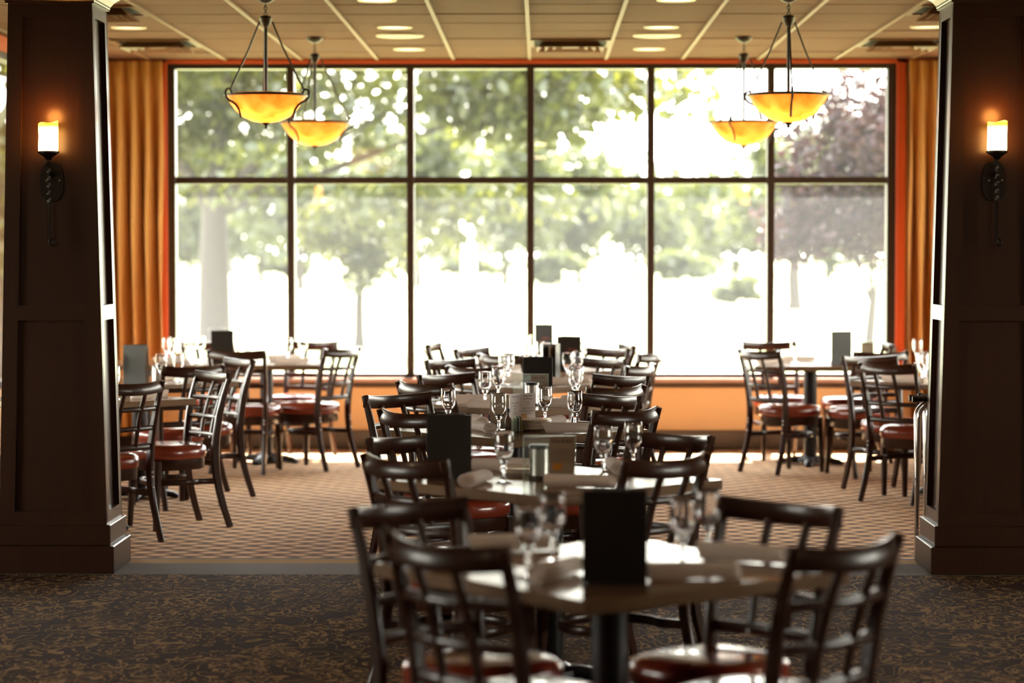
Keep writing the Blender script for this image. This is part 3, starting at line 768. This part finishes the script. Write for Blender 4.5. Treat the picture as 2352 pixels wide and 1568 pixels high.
# ------------------------------------------------------------------ goblets
gp = [(0.0, 0.0), (0.030, 0.0005), (0.034, 0.002), (0.0335, 0.0035), (0.020, 0.007), (0.0085, 0.012), (0.0055, 0.020), (0.0050, 0.034), (0.0075, 0.046), (0.0080, 0.052), (0.0060, 0.058), (0.0075, 0.066),
      (0.016, 0.078), (0.026, 0.093), (0.0335, 0.110), (0.0365, 0.128), (0.0360, 0.150), (0.0340, 0.175), (0.0325, 0.190),
      (0.0313, 0.1905), (0.0326, 0.175), (0.0346, 0.150), (0.0350, 0.128), (0.0318, 0.111), (0.0240, 0.096), (0.014, 0.083), (0.004, 0.077), (0.0, 0.0765)]
gob_me = MB().lathe([(max(r, 0.0002), z) for r, z in gp], 32).mesh('goblet', M['glass'], 80)
GB = {'T1': [(-0.03, 6.30), (0.035, 6.62), (0.385, 6.50), (0.47, 6.74)],
      'T2': [(-0.132, 8.86), (0.240, 9.12), (0.362, 9.35)],
      'T3': [(-0.44, 11.6), (-0.19, 11.2), (0.025, 11.77), (0.165, 11.38)],
      'T4': [(-0.30, 13.22), (-0.235, 13.66), (0.195, 13.55), (0.215, 13.8)],
      'T5': [(-0.225, 15.2), (-0.20, 15.5), (0.18, 15.66), (0.25, 15.86)],
      'T6': [(-0.10, 17.0), (0.0, 17.5), (0.04, 17.2), (0.3, 17.3)],
      'T7': [(-0.15, 18.5), (-0.05, 18.75)],
      'L1': [(-2.43, 13.75)],
      'L2': [(-2.41, 15.35), (-2.33, 15.55), (-2.72, 15.3)],
      'L3': [(-1.90, 18.2), (-1.80, 18.35), (-2.22, 18.3)],
      'L4': [(-2.83, 18.3), (-2.76, 18.1), (-2.68, 18.4), (-2.62, 18.2), (-2.6, 18.5)],
      'R1': [(2.46, 15.55), (2.53, 15.85)],
      'R2': [(1.92, 18.2), (2.32, 18.33)],
      'R3': [(2.80, 17.95)]}
ORD = ['leftmost', 'second from left', 'third from left', 'fourth from left', 'fifth from left', 'sixth from left']
for t, L in GB.items():
    L = sorted(L, key=lambda p: p[0] / p[1])
    for i, (x, y) in enumerate(L):
        o = put('goblet', gob_me, None, (x, y, ZT_), random.uniform(0, 6))
        where = ORD[i] if len(L) > 1 else 'the only one'
        tag(o, 'clear stemmed goblet, %s on %s' % (where, TN[t]), 'goblet', 'water goblets on the tables')

# ------------------------------------------------------------------ napkin rolls
def napkin_mesh(seed, Ln=0.235, r=0.026):
    rg = random.Random(seed); n = 22; rings = []; K = 18
    for k in range(K + 1):
        t = k / K; x = -Ln / 2 + Ln * t; ring = []
        tw = 1.6 * t + rg.uniform(-0.03, 0.03)
        rr = r * (1.0 + 0.10 * math.cos(PI * (t - 0.25)) + (0.06 if k in (0, K) else 0))
        for j in range(n):
            a = 2 * PI * j / n
            step = 0.09 * ((a / (2 * PI) + tw * 0.5) % 1.0)     # the spiral edge of the roll
            q = rr * (0.94 + step + 0.015 * math.sin(5 * a + 9 * t))
            z = r * 0.9 + q * 0.86 * math.sin(a); ring.append((x + 0.012 * (math.sin(a + seed) if k in (0, K) else 0), q * 1.08 * math.cos(a), max(0.0, z)))
        rings.append(ring)
    def inner(ring, s, dx): 
        cy = sum(p[1] for p in ring) / n; cz = sum(p[2] for p in ring) / n
        return [(p[0] + dx, cy + (p[1] - cy) * s, cz + (p[2] - cz) * s) for p in ring]
    a, b = rings[0], rings[-1]
    rings = [inner(a, 0.25, 0.004), inner(a, 0.45, 0.012), inner(a, 0.55, 0.001), inner(a, 0.72, 0.010), inner(a, 0.84, 0.0)] + rings + [inner(b, 0.84, 0.0), inner(b, 0.72, -0.010), inner(b, 0.55, -0.001), inner(b, 0.45, -0.012), inner(b, 0.25, -0.004)]
    return MB().loft(rings, True, True).mesh('napkin_roll', M['linen'], 50)
NM = [napkin_mesh(1), napkin_mesh(2), napkin_mesh(3, 0.25, 0.028)]
NP = {'T1': [(0.045, 6.30, 62), (-0.075, 6.85, 15), (0.40, 6.27, 4), (0.56, 6.62, -30)],
      'T2': [(-0.232, 8.79, 75), (-0.15, 9.38, 8), (0.145, 8.70, -6), (0.29, 9.30, 96)],
      'T3': [(-0.275, 11.38, 112), (0.145, 11.26, 2), (0.07, 11.75, 70), (-0.30, 11.75, 100)],
      'T4': [(-0.38, 13.42, 20), (0.14, 13.15, 8), (0.22, 13.45, 50), (-0.28, 13.0, -40)],
      'T5': [(-0.25, 15.35, 20), (0.20, 15.3, 4), (0.28, 15.55, -20), (-0.12, 15.85, 40)],
      'T6': [(-0.18, 17.25, 30), (0.30, 17.45, 20)],
      'L1': [(-2.25, 13.9, 40), (-2.5, 13.45, -30)],
      'L2': [(-2.2, 15.65, 30), (-2.45, 15.75, 80)],
      'L3': [(-1.85, 18.0, 5), (-1.95, 18.45, 30)],
      'L4': [(-2.75, 18.0, 10)],
      'R1': [(2.33, 15.6, -40), (2.5, 15.35, 40)],
      'R2': [(1.74, 18.0, 20), (1.97, 18.42, -30)]}
for t, L in NP.items():
    L = sorted(L, key=lambda p: p[0] / p[1])
    for i, (x, y, a) in enumerate(L):
        o = put('napkin_roll', NM[(i + len(t)) % 3], None, (x, y, ZT_), R(a))
        tag(o, 'white napkin roll, %s on %s' % (ORD[i] if len(L) > 1 else 'the only one', TN[t]), 'napkin', 'rolled napkins on the tables')

# ------------------------------------------------------------------ lettering
def text(s, size, m, parent, mtx, name='lettering', align='CENTER'):
    c = bpy.data.curves.new(name, 'FONT'); c.body = s; c.size = size; c.align_x = align; c.align_y = 'CENTER'; c.extrude = 0.0002; c.resolution_u = 2
    c.materials.append(M[m]); tmp = bpy.data.objects.new(name, c); COL.objects.link(tmp); bpy.context.view_layer.update()
    me = bpy.data.meshes.new_from_object(tmp.evaluated_get(bpy.context.evaluated_depsgraph_get())); bpy.data.objects.remove(tmp)
    o = bpy.data.objects.new(name, me); COL.objects.link(o); o.parent = parent
    o.matrix_local = mtx; return o
def upright(x, y, z, rz=0.0):    # text plane facing local -Y
    return Matrix.Translation((x, y, z)) @ Matrix.Rotation(rz, 4, 'Z') @ Matrix.Rotation(R(90), 4, 'X')

# ------------------------------------------------------------------ menu folders
def menu(x, y, rz, opening, label, h=0.245, w_=0.168, logo=False, flip=1):
    r = thing('menu_folder', label, 'menu', (x, y, ZT_), R(rz), 'dark standing menu folders')
    obj('cover', MB().box((-w_ / 2, -0.002, 0), (w_ / 2, 0.002, h), 0.0012), 'menu', r)
    o2 = MB().box((0, -0.002, 0), (w_, 0.002, h), 0.0012)
    sx = -flip
    if sx < 0:
        o2.xf(Matrix.Scale(1, 4) @ Matrix.Translation((w_ / 2 - 0, 0.003, 0)) @ Matrix.Rotation(R(180 - opening), 4, 'Z'))
    else:
        o2.xf(Matrix.Translation((-w_ / 2, 0.003, 0)) @ Matrix.Rotation(R(opening), 4, 'Z'))
    obj('cover', o2, 'menu', r)
    pg = MB().box((0.004, -0.001, 0.006), (w_ - 0.008, 0.001, h - 0.008))
    if sx < 0: pg.xf(Matrix.Translation((w_ / 2, 0.003, 0)) @ Matrix.Rotation(R(180 - opening * 0.5), 4, 'Z'))
    else: pg.xf(Matrix.Translation((-w_ / 2, 0.003, 0)) @ Matrix.Rotation(R(opening * 0.5), 4, 'Z'))
    obj('page', pg, 'page', r)
    if logo: text('MENU', 0.026, 'red_ink', r, upright(0.02, -0.0024, h * 0.62))
    return r
menu(0.192, 6.16, 3, 38, 'black standing menu folder in the middle of the nearest table')
menu(-0.337, 8.96, -4, 38, 'black standing menu folder at left on the second table', flip=-1)
menu(-0.012, 13.72, 0, 36, 'dark menu folder standing behind the canister on the fourth table')
menu(0.115, 15.62, 80, 30, 'dark menu folder seen edge on at the fifth table')
menu(0.205, 16.98, 0, 36, 'dark menu folder with small red lettering on the sixth table', logo=True)
menu(0.03, 18.42, -25, 36, 'dark menu folder with red lettering on the little window table', h=0.285, w_=0.15, logo=True)
menu(-2.57, 15.28, -24, 60, 'grey looking menu folder standing behind the left pillar', h=0.25, flip=-1)
menu(-2.385, 18.12, 6, 40, 'dark menu folder before the thick trunk, on the left window table')
menu(2.235, 17.92, 22, 60, 'dark menu folder standing on the right window table', h=0.25, flip=-1)

# ------------------------------------------------------------------ clear card stands and canisters
def card_stand(x, y, rz, label, lines, mug=True):
    r = thing('card_stand', label, 'card stand', (x, y, ZT_), R(rz), 'clear acrylic card stands')
    obj('panel', MB().box((-0.096, -0.004, 0.0), (0.096, -0.001, 0.166)), 'acrylic', r)
    obj('panel', MB().box((-0.096, 0.002, 0.004), (0.096, 0.005, 0.166)), 'acrylic', r)
    obj('base', MB().box((-0.096, -0.03, 0.0), (0.096, 0.03, 0.004)), 'acrylic', r)
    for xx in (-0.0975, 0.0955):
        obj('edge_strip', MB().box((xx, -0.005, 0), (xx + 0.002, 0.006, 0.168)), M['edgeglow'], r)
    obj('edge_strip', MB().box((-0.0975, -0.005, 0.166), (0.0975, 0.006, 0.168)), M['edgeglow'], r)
    obj('card', MB().box((-0.0015, -0.0006, 0.006), (0.093, 0.0012, 0.163)), 'kraft', r)
    z = 0.147
    for s, sz, m in lines:
        text(s, sz, m, r, upright(0.046, -0.0012, z)); z -= sz * 1.35
    if mug:
        g = obj('mug_picture', MB().box((0.012, -0.0012, 0.040), (0.046, -0.0006, 0.066)), 'amberdrink', r)
    return r
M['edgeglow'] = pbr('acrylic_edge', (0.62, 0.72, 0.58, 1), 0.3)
card_stand(0.036, 8.94, 0, 'clear card stand with a printed drinks card on the second table', [('Patio & Bar', 0.017, 'ink'), ('', 0.012, 'ink'), ('Happy Hour', 0.011, 'grey_ink'), ('Monday to Friday', 0.009, 'grey_ink'), ('A', 0.012, 'red_ink')])
card_stand(-0.05, 13.36, 2, 'clear card stand with a printed card on the fourth table', [('Patio & Bar', 0.015, 'ink'), ('Happy Hour', 0.011, 'grey_ink')], False)
card_stand(0.155, 6.44, 78, 'clear card stand seen edge on beside the nearest menu folder', [('Patio & Bar', 0.015, 'ink')], False)
card_stand(2.395, 18.02, 12, 'pale card stand beside the menu on the right window table', [('Patio & Bar', 0.015, 'ink')], False)
def canister(x, y, label, s=1.0):
    r = thing('canister', label, 'canister', (x, y, ZT_), 0, 'steel canisters with black lids')
    obj('body', MB().lathe([(0.038 * s, 0.010), (0.038 * s, 0.112 * s)], 28), 'steel', r, 40)
    obj('base_ring', MB().lathe([(0.039 * s, 0.0), (0.040 * s, 0.003), (0.040 * s, 0.012), (0.038 * s, 0.014)], 28), 'rubber', r, 40)
    obj('lid', MB().lathe([(0.041 * s, 0.112 * s), (0.041 * s, 0.124 * s), (0.038 * s, 0.128 * s), (0.012, 0.130 * s)], 28), 'rubber', r, 40)
    return r
canister(0.0, 9.03, 'steel canister with a black lid behind the card stand, second table', 1.0)
canister(-0.045, 13.25, 'steel canister with a black lid standing before the fourth table card', 1.0)
canister(-2.46, 15.52, 'pale canister beside the grey menu behind the left pillar', 0.85)

# ------------------------------------------------------------------ plates
pl_me = MB().lathe([(0.002, 0.003), (0.045, 0.002), (0.05, 0.0), (0.054, 0.002), (0.062, 0.006), (0.080, 0.0115), (0.083, 0.0128), (0.0825, 0.0145), (0.079, 0.0142), (0.06, 0.0095), (0.052, 0.0065), (0.002, 0.0065)], 40).mesh('plate', M['china'], 40)
PN = ['lowest', 'second lowest', 'third lowest', 'fourth lowest', 'third from top', 'second from top', 'topmost']
for k in range(7):
    o = put('plate', pl_me, None, (-0.025 + random.uniform(-0.002, 0.002), 11.42 + random.uniform(-0.002, 0.002), ZT_ + 0.0068 * k), 0)
    tag(o, 'cream side plate, %s of the stack on the third table' % PN[k], 'plate', 'stacked cream side plates')
for k in range(3):
    o = put('plate', pl_me, None, (-0.07, 9.2, ZT_ + 0.0068 * k), 0)
    tag(o, 'cream side plate, %s of three behind the goblet on the second table' % ('lowest', 'middle', 'topmost')[k], 'plate', 'cream side plates behind the goblet')

# ------------------------------------------------------------------ third table: tent card and condiment caddy
r = thing('table_tent', 'white folded tent card printed with a pancake stack, third table', 'table card', (-0.098, 11.50, ZT_), R(0))
a = obj('leaf', MB().box((-0.075, -0.0008, 0), (0, 0.0008, 0.172)), 'card', r); a.rotation_euler = (0, 0, R(48)); a.location = (0.005, 0, 0)
b = obj('leaf', MB().box((0, -0.0008, 0), (0.078, 0.0008, 0.172)), 'card', r); b.rotation_euler = (0, 0, R(24)); b.location = (0.005, 0, 0)
z = 0.160
for s, sz, m in (('Daily Menu', 0.0105, 'ink'), ('& Menus', 0.0125, 'red_ink'), ('7 days', 0.008, 'ink'), ('a week', 0.007, 'ink'), ('', 0.006, 'ink'), ('Join us for the', 0.0095, 'ink'), ('a hearty breakfast', 0.0085, 'ink'), ('to start!', 0.0095, 'ink')):
    if s: text(s, sz, m, b, upright(0.039, -0.0012, z))
    z -= sz * 1.35
for k in range(6):
    obj('pancake_picture', MB().box((0.004, -0.0014, 0.012 + k * 0.0105), (0.034, -0.0008, 0.0195 + k * 0.0105)), 'gold', b)
obj('fruit_picture', MB().box((0.046, -0.0014, 0.028), (0.07, -0.0008, 0.042)), 'orange', b)
z = 0.158
for s, sz, m in (('Daily Specials', 0.009, 'grey_ink'), ('', 0.012, 'ink'), ('Soup & Salad', 0.0095, 'grey_ink'), ('Fish Fry', 0.0095, 'grey_ink'), ('$9', 0.009, 'grey_ink'), ('served with', 0.006, 'grey_ink'), ('potato & slaw', 0.006, 'grey_ink'), ('rye bread', 0.006, 'grey_ink')):
    if s: text(s, sz, m, a, upright(-0.0375, -0.0012, z))
    z -= sz * 1.5
r = thing('condiment_caddy', 'clear caddy of sugar packets and a sauce bottle, third table', 'caddy', (-0.125, 11.34, ZT_), R(10))
for p, q in (((-0.045, -0.03, 0), (0.045, -0.027, 0.055)), ((-0.045, 0.027, 0), (0.045, 0.03, 0.055)), ((-0.045, -0.03, 0), (-0.042, 0.03, 0.055)), ((0.042, -0.03, 0), (0.045, 0.03, 0.055)), ((-0.045, -0.03, 0), (0.045, 0.03, 0.003))):
    obj('side_panel', MB().box(p, q), 'acrylic', r)
for k in range(7):
    obj('sugar_packet', MB().box((0.004 + k * 0.0052, -0.022, 0.004), (0.0072 + k * 0.0052, 0.022, 0.066 + 0.004 * (k % 3))), ('green', 'card', 'green', 'blue', 'card', 'green', 'gold')[k], r)
bt = obj('sauce_bottle', MB().lathe([(0.014, 0.003), (0.015, 0.006), (0.015, 0.06), (0.007, 0.078), (0.006, 0.092)], 16, (-0.024, 0, 0)), 'brown', r, 40)
obj('cap', MB().lathe([(0.008, 0.092), (0.008, 0.108), (0.006, 0.110)], 14, (-0.024, 0, 0)), 'rubber', bt, 40)
# an upright dark card holder left of the caddy
r = thing('card_holder', 'brown upright card in a clear holder behind the third table goblet', 'card stand', (-0.19, 11.48, ZT_), R(-4))
obj('card', MB().box((-0.045, -0.001, 0.004), (0.045, 0.001, 0.165)), 'kraft', r)
obj('sleeve', MB().box((-0.05, -0.004, 0), (0.05, -0.002, 0.17)), 'acrylic', r)
obj('base', MB().box((-0.05, -0.025, 0), (0.05, 0.025, 0.004)), 'acrylic', r)
# twigs in a vase on the left window table
r = thing('twig_vase', 'small glass vase of dry pink twigs on the left window table', 'vase', (-2.30, 18.42, ZT_), 0)
obj('vase', MB().lathe([(0.03, 0), (0.034, 0.004), (0.03, 0.06), (0.022, 0.11), (0.026, 0.13), (0.0235, 0.13), (0.019, 0.11), (0.027, 0.06), (0.028, 0.008)], 20), 'glass', r, 60)
for dx, h in ((-0.05, 0.40), (-0.015, 0.45), (0.02, 0.42)):
    obj('twig', MB().tube([(0, 0, 0.01), (dx * 0.4, 0.005, h * 0.5), (dx, 0.01, h)], [0.003, 0.0025, 0.0015], 6), 'twig', r)

# ------------------------------------------------------------------ folding tray stands behind the right column
def tray_stand(x, y, rz, label):
    r = thing('tray_stand', label, 'tray stand', (x, y, 0), R(rz), 'chrome folding tray stands')
    for k, (yo, tilt) in enumerate(((0.0, 0.035), (0.042, -0.035))):
        H_, W_, rad = 0.815, 0.43, 0.07
        xo = 0.0
        path = [(xo, yo + tilt, 0.0), (xo, yo, 0.4)]
        path += [(xo + rad - rad * math.cos(t), yo - tilt * 0.9, H_ - rad + rad * math.sin(t)) for t in [R(g) for g in (0, 18, 36, 54, 72, 90)]]
        path += [(xo + W_ - rad + rad * math.sin(t), yo - tilt * 0.9, H_ - rad + rad * math.cos(t)) for t in [R(g) for g in (0, 18, 36, 54, 72, 90)]]
        path += [(xo + W_, yo, 0.4), (xo + W_, yo + tilt, 0.0)]
        obj('tube_frame', MB().tube(path, 0.0115, 10), 'chrome', r, 60)
        obj('top_bar', MB().tube([(-0.03, yo - tilt, H_ + 0.026), (W_ + 0.03, yo - tilt, H_ + 0.026)], 0.0135, 10), 'bronze', r, 60)
        for xx in (-0.036, W_ + 0.012):
            obj('end_cap', MB().tube([(xx, yo - tilt, H_ + 0.026), (xx + 0.024, yo - tilt, H_ + 0.026)], 0.017, 12), 'rubber', r, 60)
    for xx in (-0.012, 0.43):
        obj('pivot', MB().tube([(xx, 0.01, 0.42), (xx + 0.012, 0.03, 0.42)], 0.008, 8), 'steel', r, 60)
    return r
tray_stand(1.965, 12.56, 0, 'chrome folded tray stand leaning behind the right pillar, in front')
tray_stand(2.035, 12.71, 0, 'chrome folded tray stand behind the other one at the right pillar')

# ------------------------------------------------------------------ outdoors
GZ = -0.30
struct(obj('lawn', MB().box((-160, 19.72, GZ - 0.3), (160, 420, GZ)), 'grass'))
sbox('ground', (-160, -60, GZ - 0.31), (160, 19.72, GZ - 0.02), 'grass')
def leaves(name, blobs, n, size, m, parent, seed, hang=0.0):
    rg = np.random.default_rng(seed)
    wts = np.array([b[3] * b[4] * b[5] for b in blobs]); wts = wts / wts.sum()
    idx = rg.choice(len(blobs), n, p=wts)
    B = np.array(blobs)[idx]
    d = rg.normal(size=(n, 3)); d /= np.linalg.norm(d, axis=1)[:, None]
    rad = rg.uniform(0.25, 1.0, n) ** 0.5
    P = B[:, :3] + d * B[:, 3:6] * rad[:, None]
    u = rg.normal(size=(n, 3)); u /= np.linalg.norm(u, axis=1)[:, None]
    v = np.cross(u, rg.normal(size=(n, 3))); v /= np.linalg.norm(v, axis=1)[:, None]
    s = size * rg.uniform(0.6, 1.3, n)[:, None]
    a = P + u * s; b = P + v * s * 0.55; c = P - u * s; e = P - v * s * 0.55
    V = np.stack([a, b, c, e], 1).reshape(-1, 3)
    me = bpy.data.meshes.new(name); me.vertices.add(4 * n); me.vertices.foreach_set('co', V.ravel().astype(np.float32))
    me.loops.add(4 * n); me.loops.foreach_set('vertex_index', np.arange(4 * n, dtype=np.int32))
    me.polygons.add(n); me.polygons.foreach_set('loop_start', np.arange(0, 4 * n, 4, dtype=np.int32)); me.polygons.foreach_set('loop_total', np.full(n, 4, dtype=np.int32))
    me.update(calc_edges=True); me.materials.append(M[m]); return put(name, me, parent)
def blobs_in(cx, cy, cz, rx, ry, rz_, k, seed, br=0.42):
    rg = random.Random(seed); out = []
    while len(out) < k:
        p = [rg.uniform(-1, 1) for _ in range(3)]
        if sum(q * q for q in p) > 1: continue
        f = rg.uniform(0.7, 1.25) * br
        out.append((cx + p[0] * rx * 0.8, cy + p[1] * ry * 0.8, cz + p[2] * rz_ * 0.8, rx * f, ry * f, rz_ * f))
    return out
def tree(label, x, y, tr, th, limbs, blobs, n, size, m, seed, group=None):
    r = thing('tree', label, 'tree', (x, y, GZ), 0, group)
    rg = random.Random(seed)
    obj('trunk', MB().tube([(0, 0, -0.1), (0.0, 0, 0.25), (rg.uniform(-.05, .05), 0, th * 0.5), (rg.uniform(-.1, .1), 0, th)], [tr * 1.45, tr * 1.05, tr * 0.95, tr * 0.75], 14), 'bark', r, 60)
    for (dx, dy, dz, lr) in limbs:
        obj('limb', MB().tube([(0, 0, th * 0.88), (dx * 0.45, dy * 0.45, th + dz * 0.35), (dx, dy, th + dz)], [lr, lr * 0.75, lr * 0.3], 10), 'bark', r, 60)
    bl = [(b[0] - x, b[1] - y, b[2] - GZ, b[3], b[4], b[5]) for b in blobs]
    leaves('crown', bl, n, size, m, r, seed)
    return r
# big oak at left
ox, oy = -6.2, 46.0
bl = blobs_in(-6.5, 46, 5.2, 5.0, 3.0, 2.2, 16, 1, 0.36) + blobs_in(-1.5, 45, 5.0, 5.0, 3.0, 1.7, 15, 2, 0.32) + blobs_in(1.6, 44.5, 4.7, 1.9, 2.0, 1.1, 6, 3, 0.32) + blobs_in(-3.5, 44, 3.0, 5.0, 2.0, 0.9, 9, 4, 0.24) + blobs_in(-1.4, 44.5, 2.3, 3.0, 1.6, 0.8, 11, 21, 0.34) + blobs_in(-6.0, 46, 8.5, 8.0, 4.0, 2.5, 8, 5, 0.4)
tree('large old oak with a thick trunk at the left of the view outside', ox, oy, 0.31, 2.9, [(-1.6, 0.2, 2.2, 0.16), (1.7, -0.4, 1.6, 0.17), (0.2, 0.6, 3.6, 0.18), (3.4, -0.8, 1.6, 0.11), (6.0, -1.0, 1.9, 0.09)], bl, 26000, 0.15, 'leaf_oak', 11)
# slim young tree behind the second pane
tx = (825 - 1240) / 5553 * 47
tree('slim young tree with a round crown seen through the second pane', tx, 47, 0.10, 1.6, [(-0.35, 0, 0.8, 0.035), (0.4, 0.1, 0.7, 0.035), (0.05, 0.1, 1.3, 0.04)], blobs_in(tx - 0.05, 47, 1.85, 1.05, 1.0, 1.0, 14, 7, 0.42), 4200, 0.085, 'leaf_oak', 12)
# copper plum tree at right
px_, py_ = (2000 - 1240) / 5553 * 33, 33.0
bl = blobs_in(4.45, 33, 2.85, 1.25, 1.2, 1.35, 18, 8, 0.36) + blobs_in(3.55, 33, 1.95, 0.75, 0.8, 0.55, 7, 9, 0.45) + blobs_in(4.0, 33, 2.0, 0.7, 0.8, 0.6, 6, 19, 0.5)
tree('copper leaved ornamental tree at the right end of the view outside', px_, py_, 0.075, 1.35, [(-0.4, 0, 0.9, 0.03), (0.35, 0.1, 1.0, 0.03), (0.0, 0, 1.6, 0.035)], bl, 8200, 0.068, 'leaf_plum', 13)
# tree with a straight trunk behind the copper tree
tx = (1825 - 1240) / 5553 * 76
tree('dark straight trunked tree on the lawn behind the copper tree', tx, 76, 0.22, 2.2, [(-0.8, 0, 1.2, 0.08), (0.8, 0, 1.3, 0.08)], blobs_in(tx - 0.9, 76, 3.0, 2.6, 2.2, 1.3, 16, 10, 0.36) + blobs_in(tx + 0.6, 76, 4.4, 2.2, 2.0, 1.6, 10, 20, 0.4), 5200, 0.15, 'leaf_far', 14)
tree('leafy tree outside the left side window, glimpsed past the left pillar', -7.0, 31, 0.16, 1.8, [(-0.6, 0, 1.2, 0.07), (0.6, 0, 1.2, 0.07)], blobs_in(-7.2, 31, 3.3, 1.5, 2.2, 3.0, 18, 33, 0.4), 5000, 0.14, 'leaf_oak', 34)
# shrub under it
r = thing('shrub', 'low shrub on the lawn before the fifth pane', 'shrub', ((1690 - 1240) / 5553 * 84, 84, GZ), 0)
leaves('foliage', blobs_in(0, 0, 0.55, 1.2, 1.0, 0.45, 9, 15, 0.4), 1600, 0.12, 'leaf_far', r, 15)
obj('stem', MB().tube([(0, 0, 0), (0.03, 0, 0.6)], [0.04, 0.02], 8), 'bark', r)
# distant belt of trees across the lawn
NTH = 'first second third fourth fifth sixth seventh eighth ninth tenth eleventh twelfth thirteenth fourteenth fifteenth sixteenth seventeenth eighteenth nineteenth twentieth twenty-first twenty-second twenty-third twenty-fourth'.split()
FT = [(395, 120, 7.5), (470, 150, 9), (600, 134, 8.5), (690, 112, 6.0), (760, 160, 10), (860, 150, 9), (960, 122, 8), (1060, 165, 9.5), (1160, 128, 7.8), (1250, 155, 9), (1330, 132, 7.0), (1400, 160, 8), (1460, 148, 6.4), (1530, 169, 6.8), (1610, 188, 8.2), (1690, 138, 6.8), (1790, 162, 8.5), (1900, 150, 9), (2000, 140, 8), (2080, 160, 8), (1015, 182, 10), (1120, 196, 10.5), (1215, 187, 10), (530, 186, 10)]
FT.sort()
for k, (px, d, h) in enumerate(FT):
    x = (px - 1240) / 5553 * d; rg = random.Random(100 + k); rx = rg.uniform(2.6, 3.6)
    tree('distant park tree, %s from the left in the belt beyond the lawn' % NTH[k], x, d, 0.2, 1.8, [(-0.7, 0, 1.2, 0.09), (0.7, 0, 1.4, 0.09)], blobs_in(x, d, 0.75 + h * 0.47, rx, rx, h * 0.50, 20, 200 + k, 0.40), 3600, 0.24, 'leaf_far', 300 + k, 'distant park trees')
for k, (px, d) in enumerate(((1090, 140), (1290, 125), (640, 140), (1560, 120))):
    x = (px - 1240) / 5553 * d
    r = thing('shrub', 'distant %s shrub beyond the lawn' % ('dark centre left', 'dark centre right', 'left', 'right')[k], 'shrub', (x, d, GZ), 0)
    leaves('foliage', blobs_in(0, 0, 0.9, 2.2, 1.5, 0.8, 9, 400 + k, 0.4), 1500, 0.22, 'leaf_far', r, 400 + k)
    obj('stem', MB().tube([(0, 0, 0), (0.05, 0, 1.0)], [0.08, 0.04], 8), 'bark', r)
# white post on the lawn
r = thing('lawn_post', 'tall white post standing on the lawn beyond the third pane', 'post', ((1077 - 1240) / 5553 * 52, 52, GZ), 0)
obj('shaft', MB().box((-0.15, -0.15, 0.12), (0.15, 0.15, 2.32), 0.01), 'post', r)
obj('cap', MB().loft([[(-h, -h, z), (h, -h, z), (h, h, z), (-h, h, z)] for h, z in ((0.17, 2.32), (0.17, 2.36), (0.02, 2.42))], True, True), 'post', r)
obj('base', MB().box((-0.24, -0.24, -0.05), (0.24, 0.24, 0.12), 0.015), 'post', r)
# wire hoops in the bed outside the window
for k, (px, lab) in enumerate(((865, 'low wire garden hoop outside the second pane'), (955, 'low wire garden hoop outside beside the second mullion'))):
    x = (px - 1240) / 5553 * 21.5
    r = thing('garden_hoop', lab, 'garden hoop', (x, 21.5, GZ), 0)
    obj('arch', MB().tube([(0.17 * math.cos(t), 0, 0.78 + 0.13 * math.sin(t)) for t in [PI * j / 16 for j in range(17)]], 0.006, 6), 'twig', r)
    for sx_ in (-0.17, 0.17): obj('leg', MB().tube([(sx_, 0, 0), (sx_, 0, 0.78)], 0.006, 6), 'twig', r)
# flower bed along the outside of the window
rg = np.random.default_rng(9); n = 1500
bx = rg.uniform(-3.2, 3.1, n); by = rg.uniform(20.25, 21.0, n); bh = rg.uniform(0.55, 0.98, n) * np.where(np.abs(bx) > 1.2, 1.0, 0.9)
mb = MB()
for x, y, h in zip(bx, by, bh):
    dx = random.uniform(-0.08, 0.08); a = random.uniform(0, PI); wx, wy = 0.006 * math.cos(a), 0.006 * math.sin(a)
    mb.add([(x - wx, y - wy, GZ), (x + wx, y + wy, GZ), (x + dx + wx * 0.6, y, GZ + h * 0.7), (x + dx * 1.6, y, GZ + h)], [(0, 1, 2, 3)])
o = obj('bed_grass', mb, 'blade'); o['kind'] = 'stuff'; tag(o, 'thin grass blades growing in the bed outside the window', 'grass')
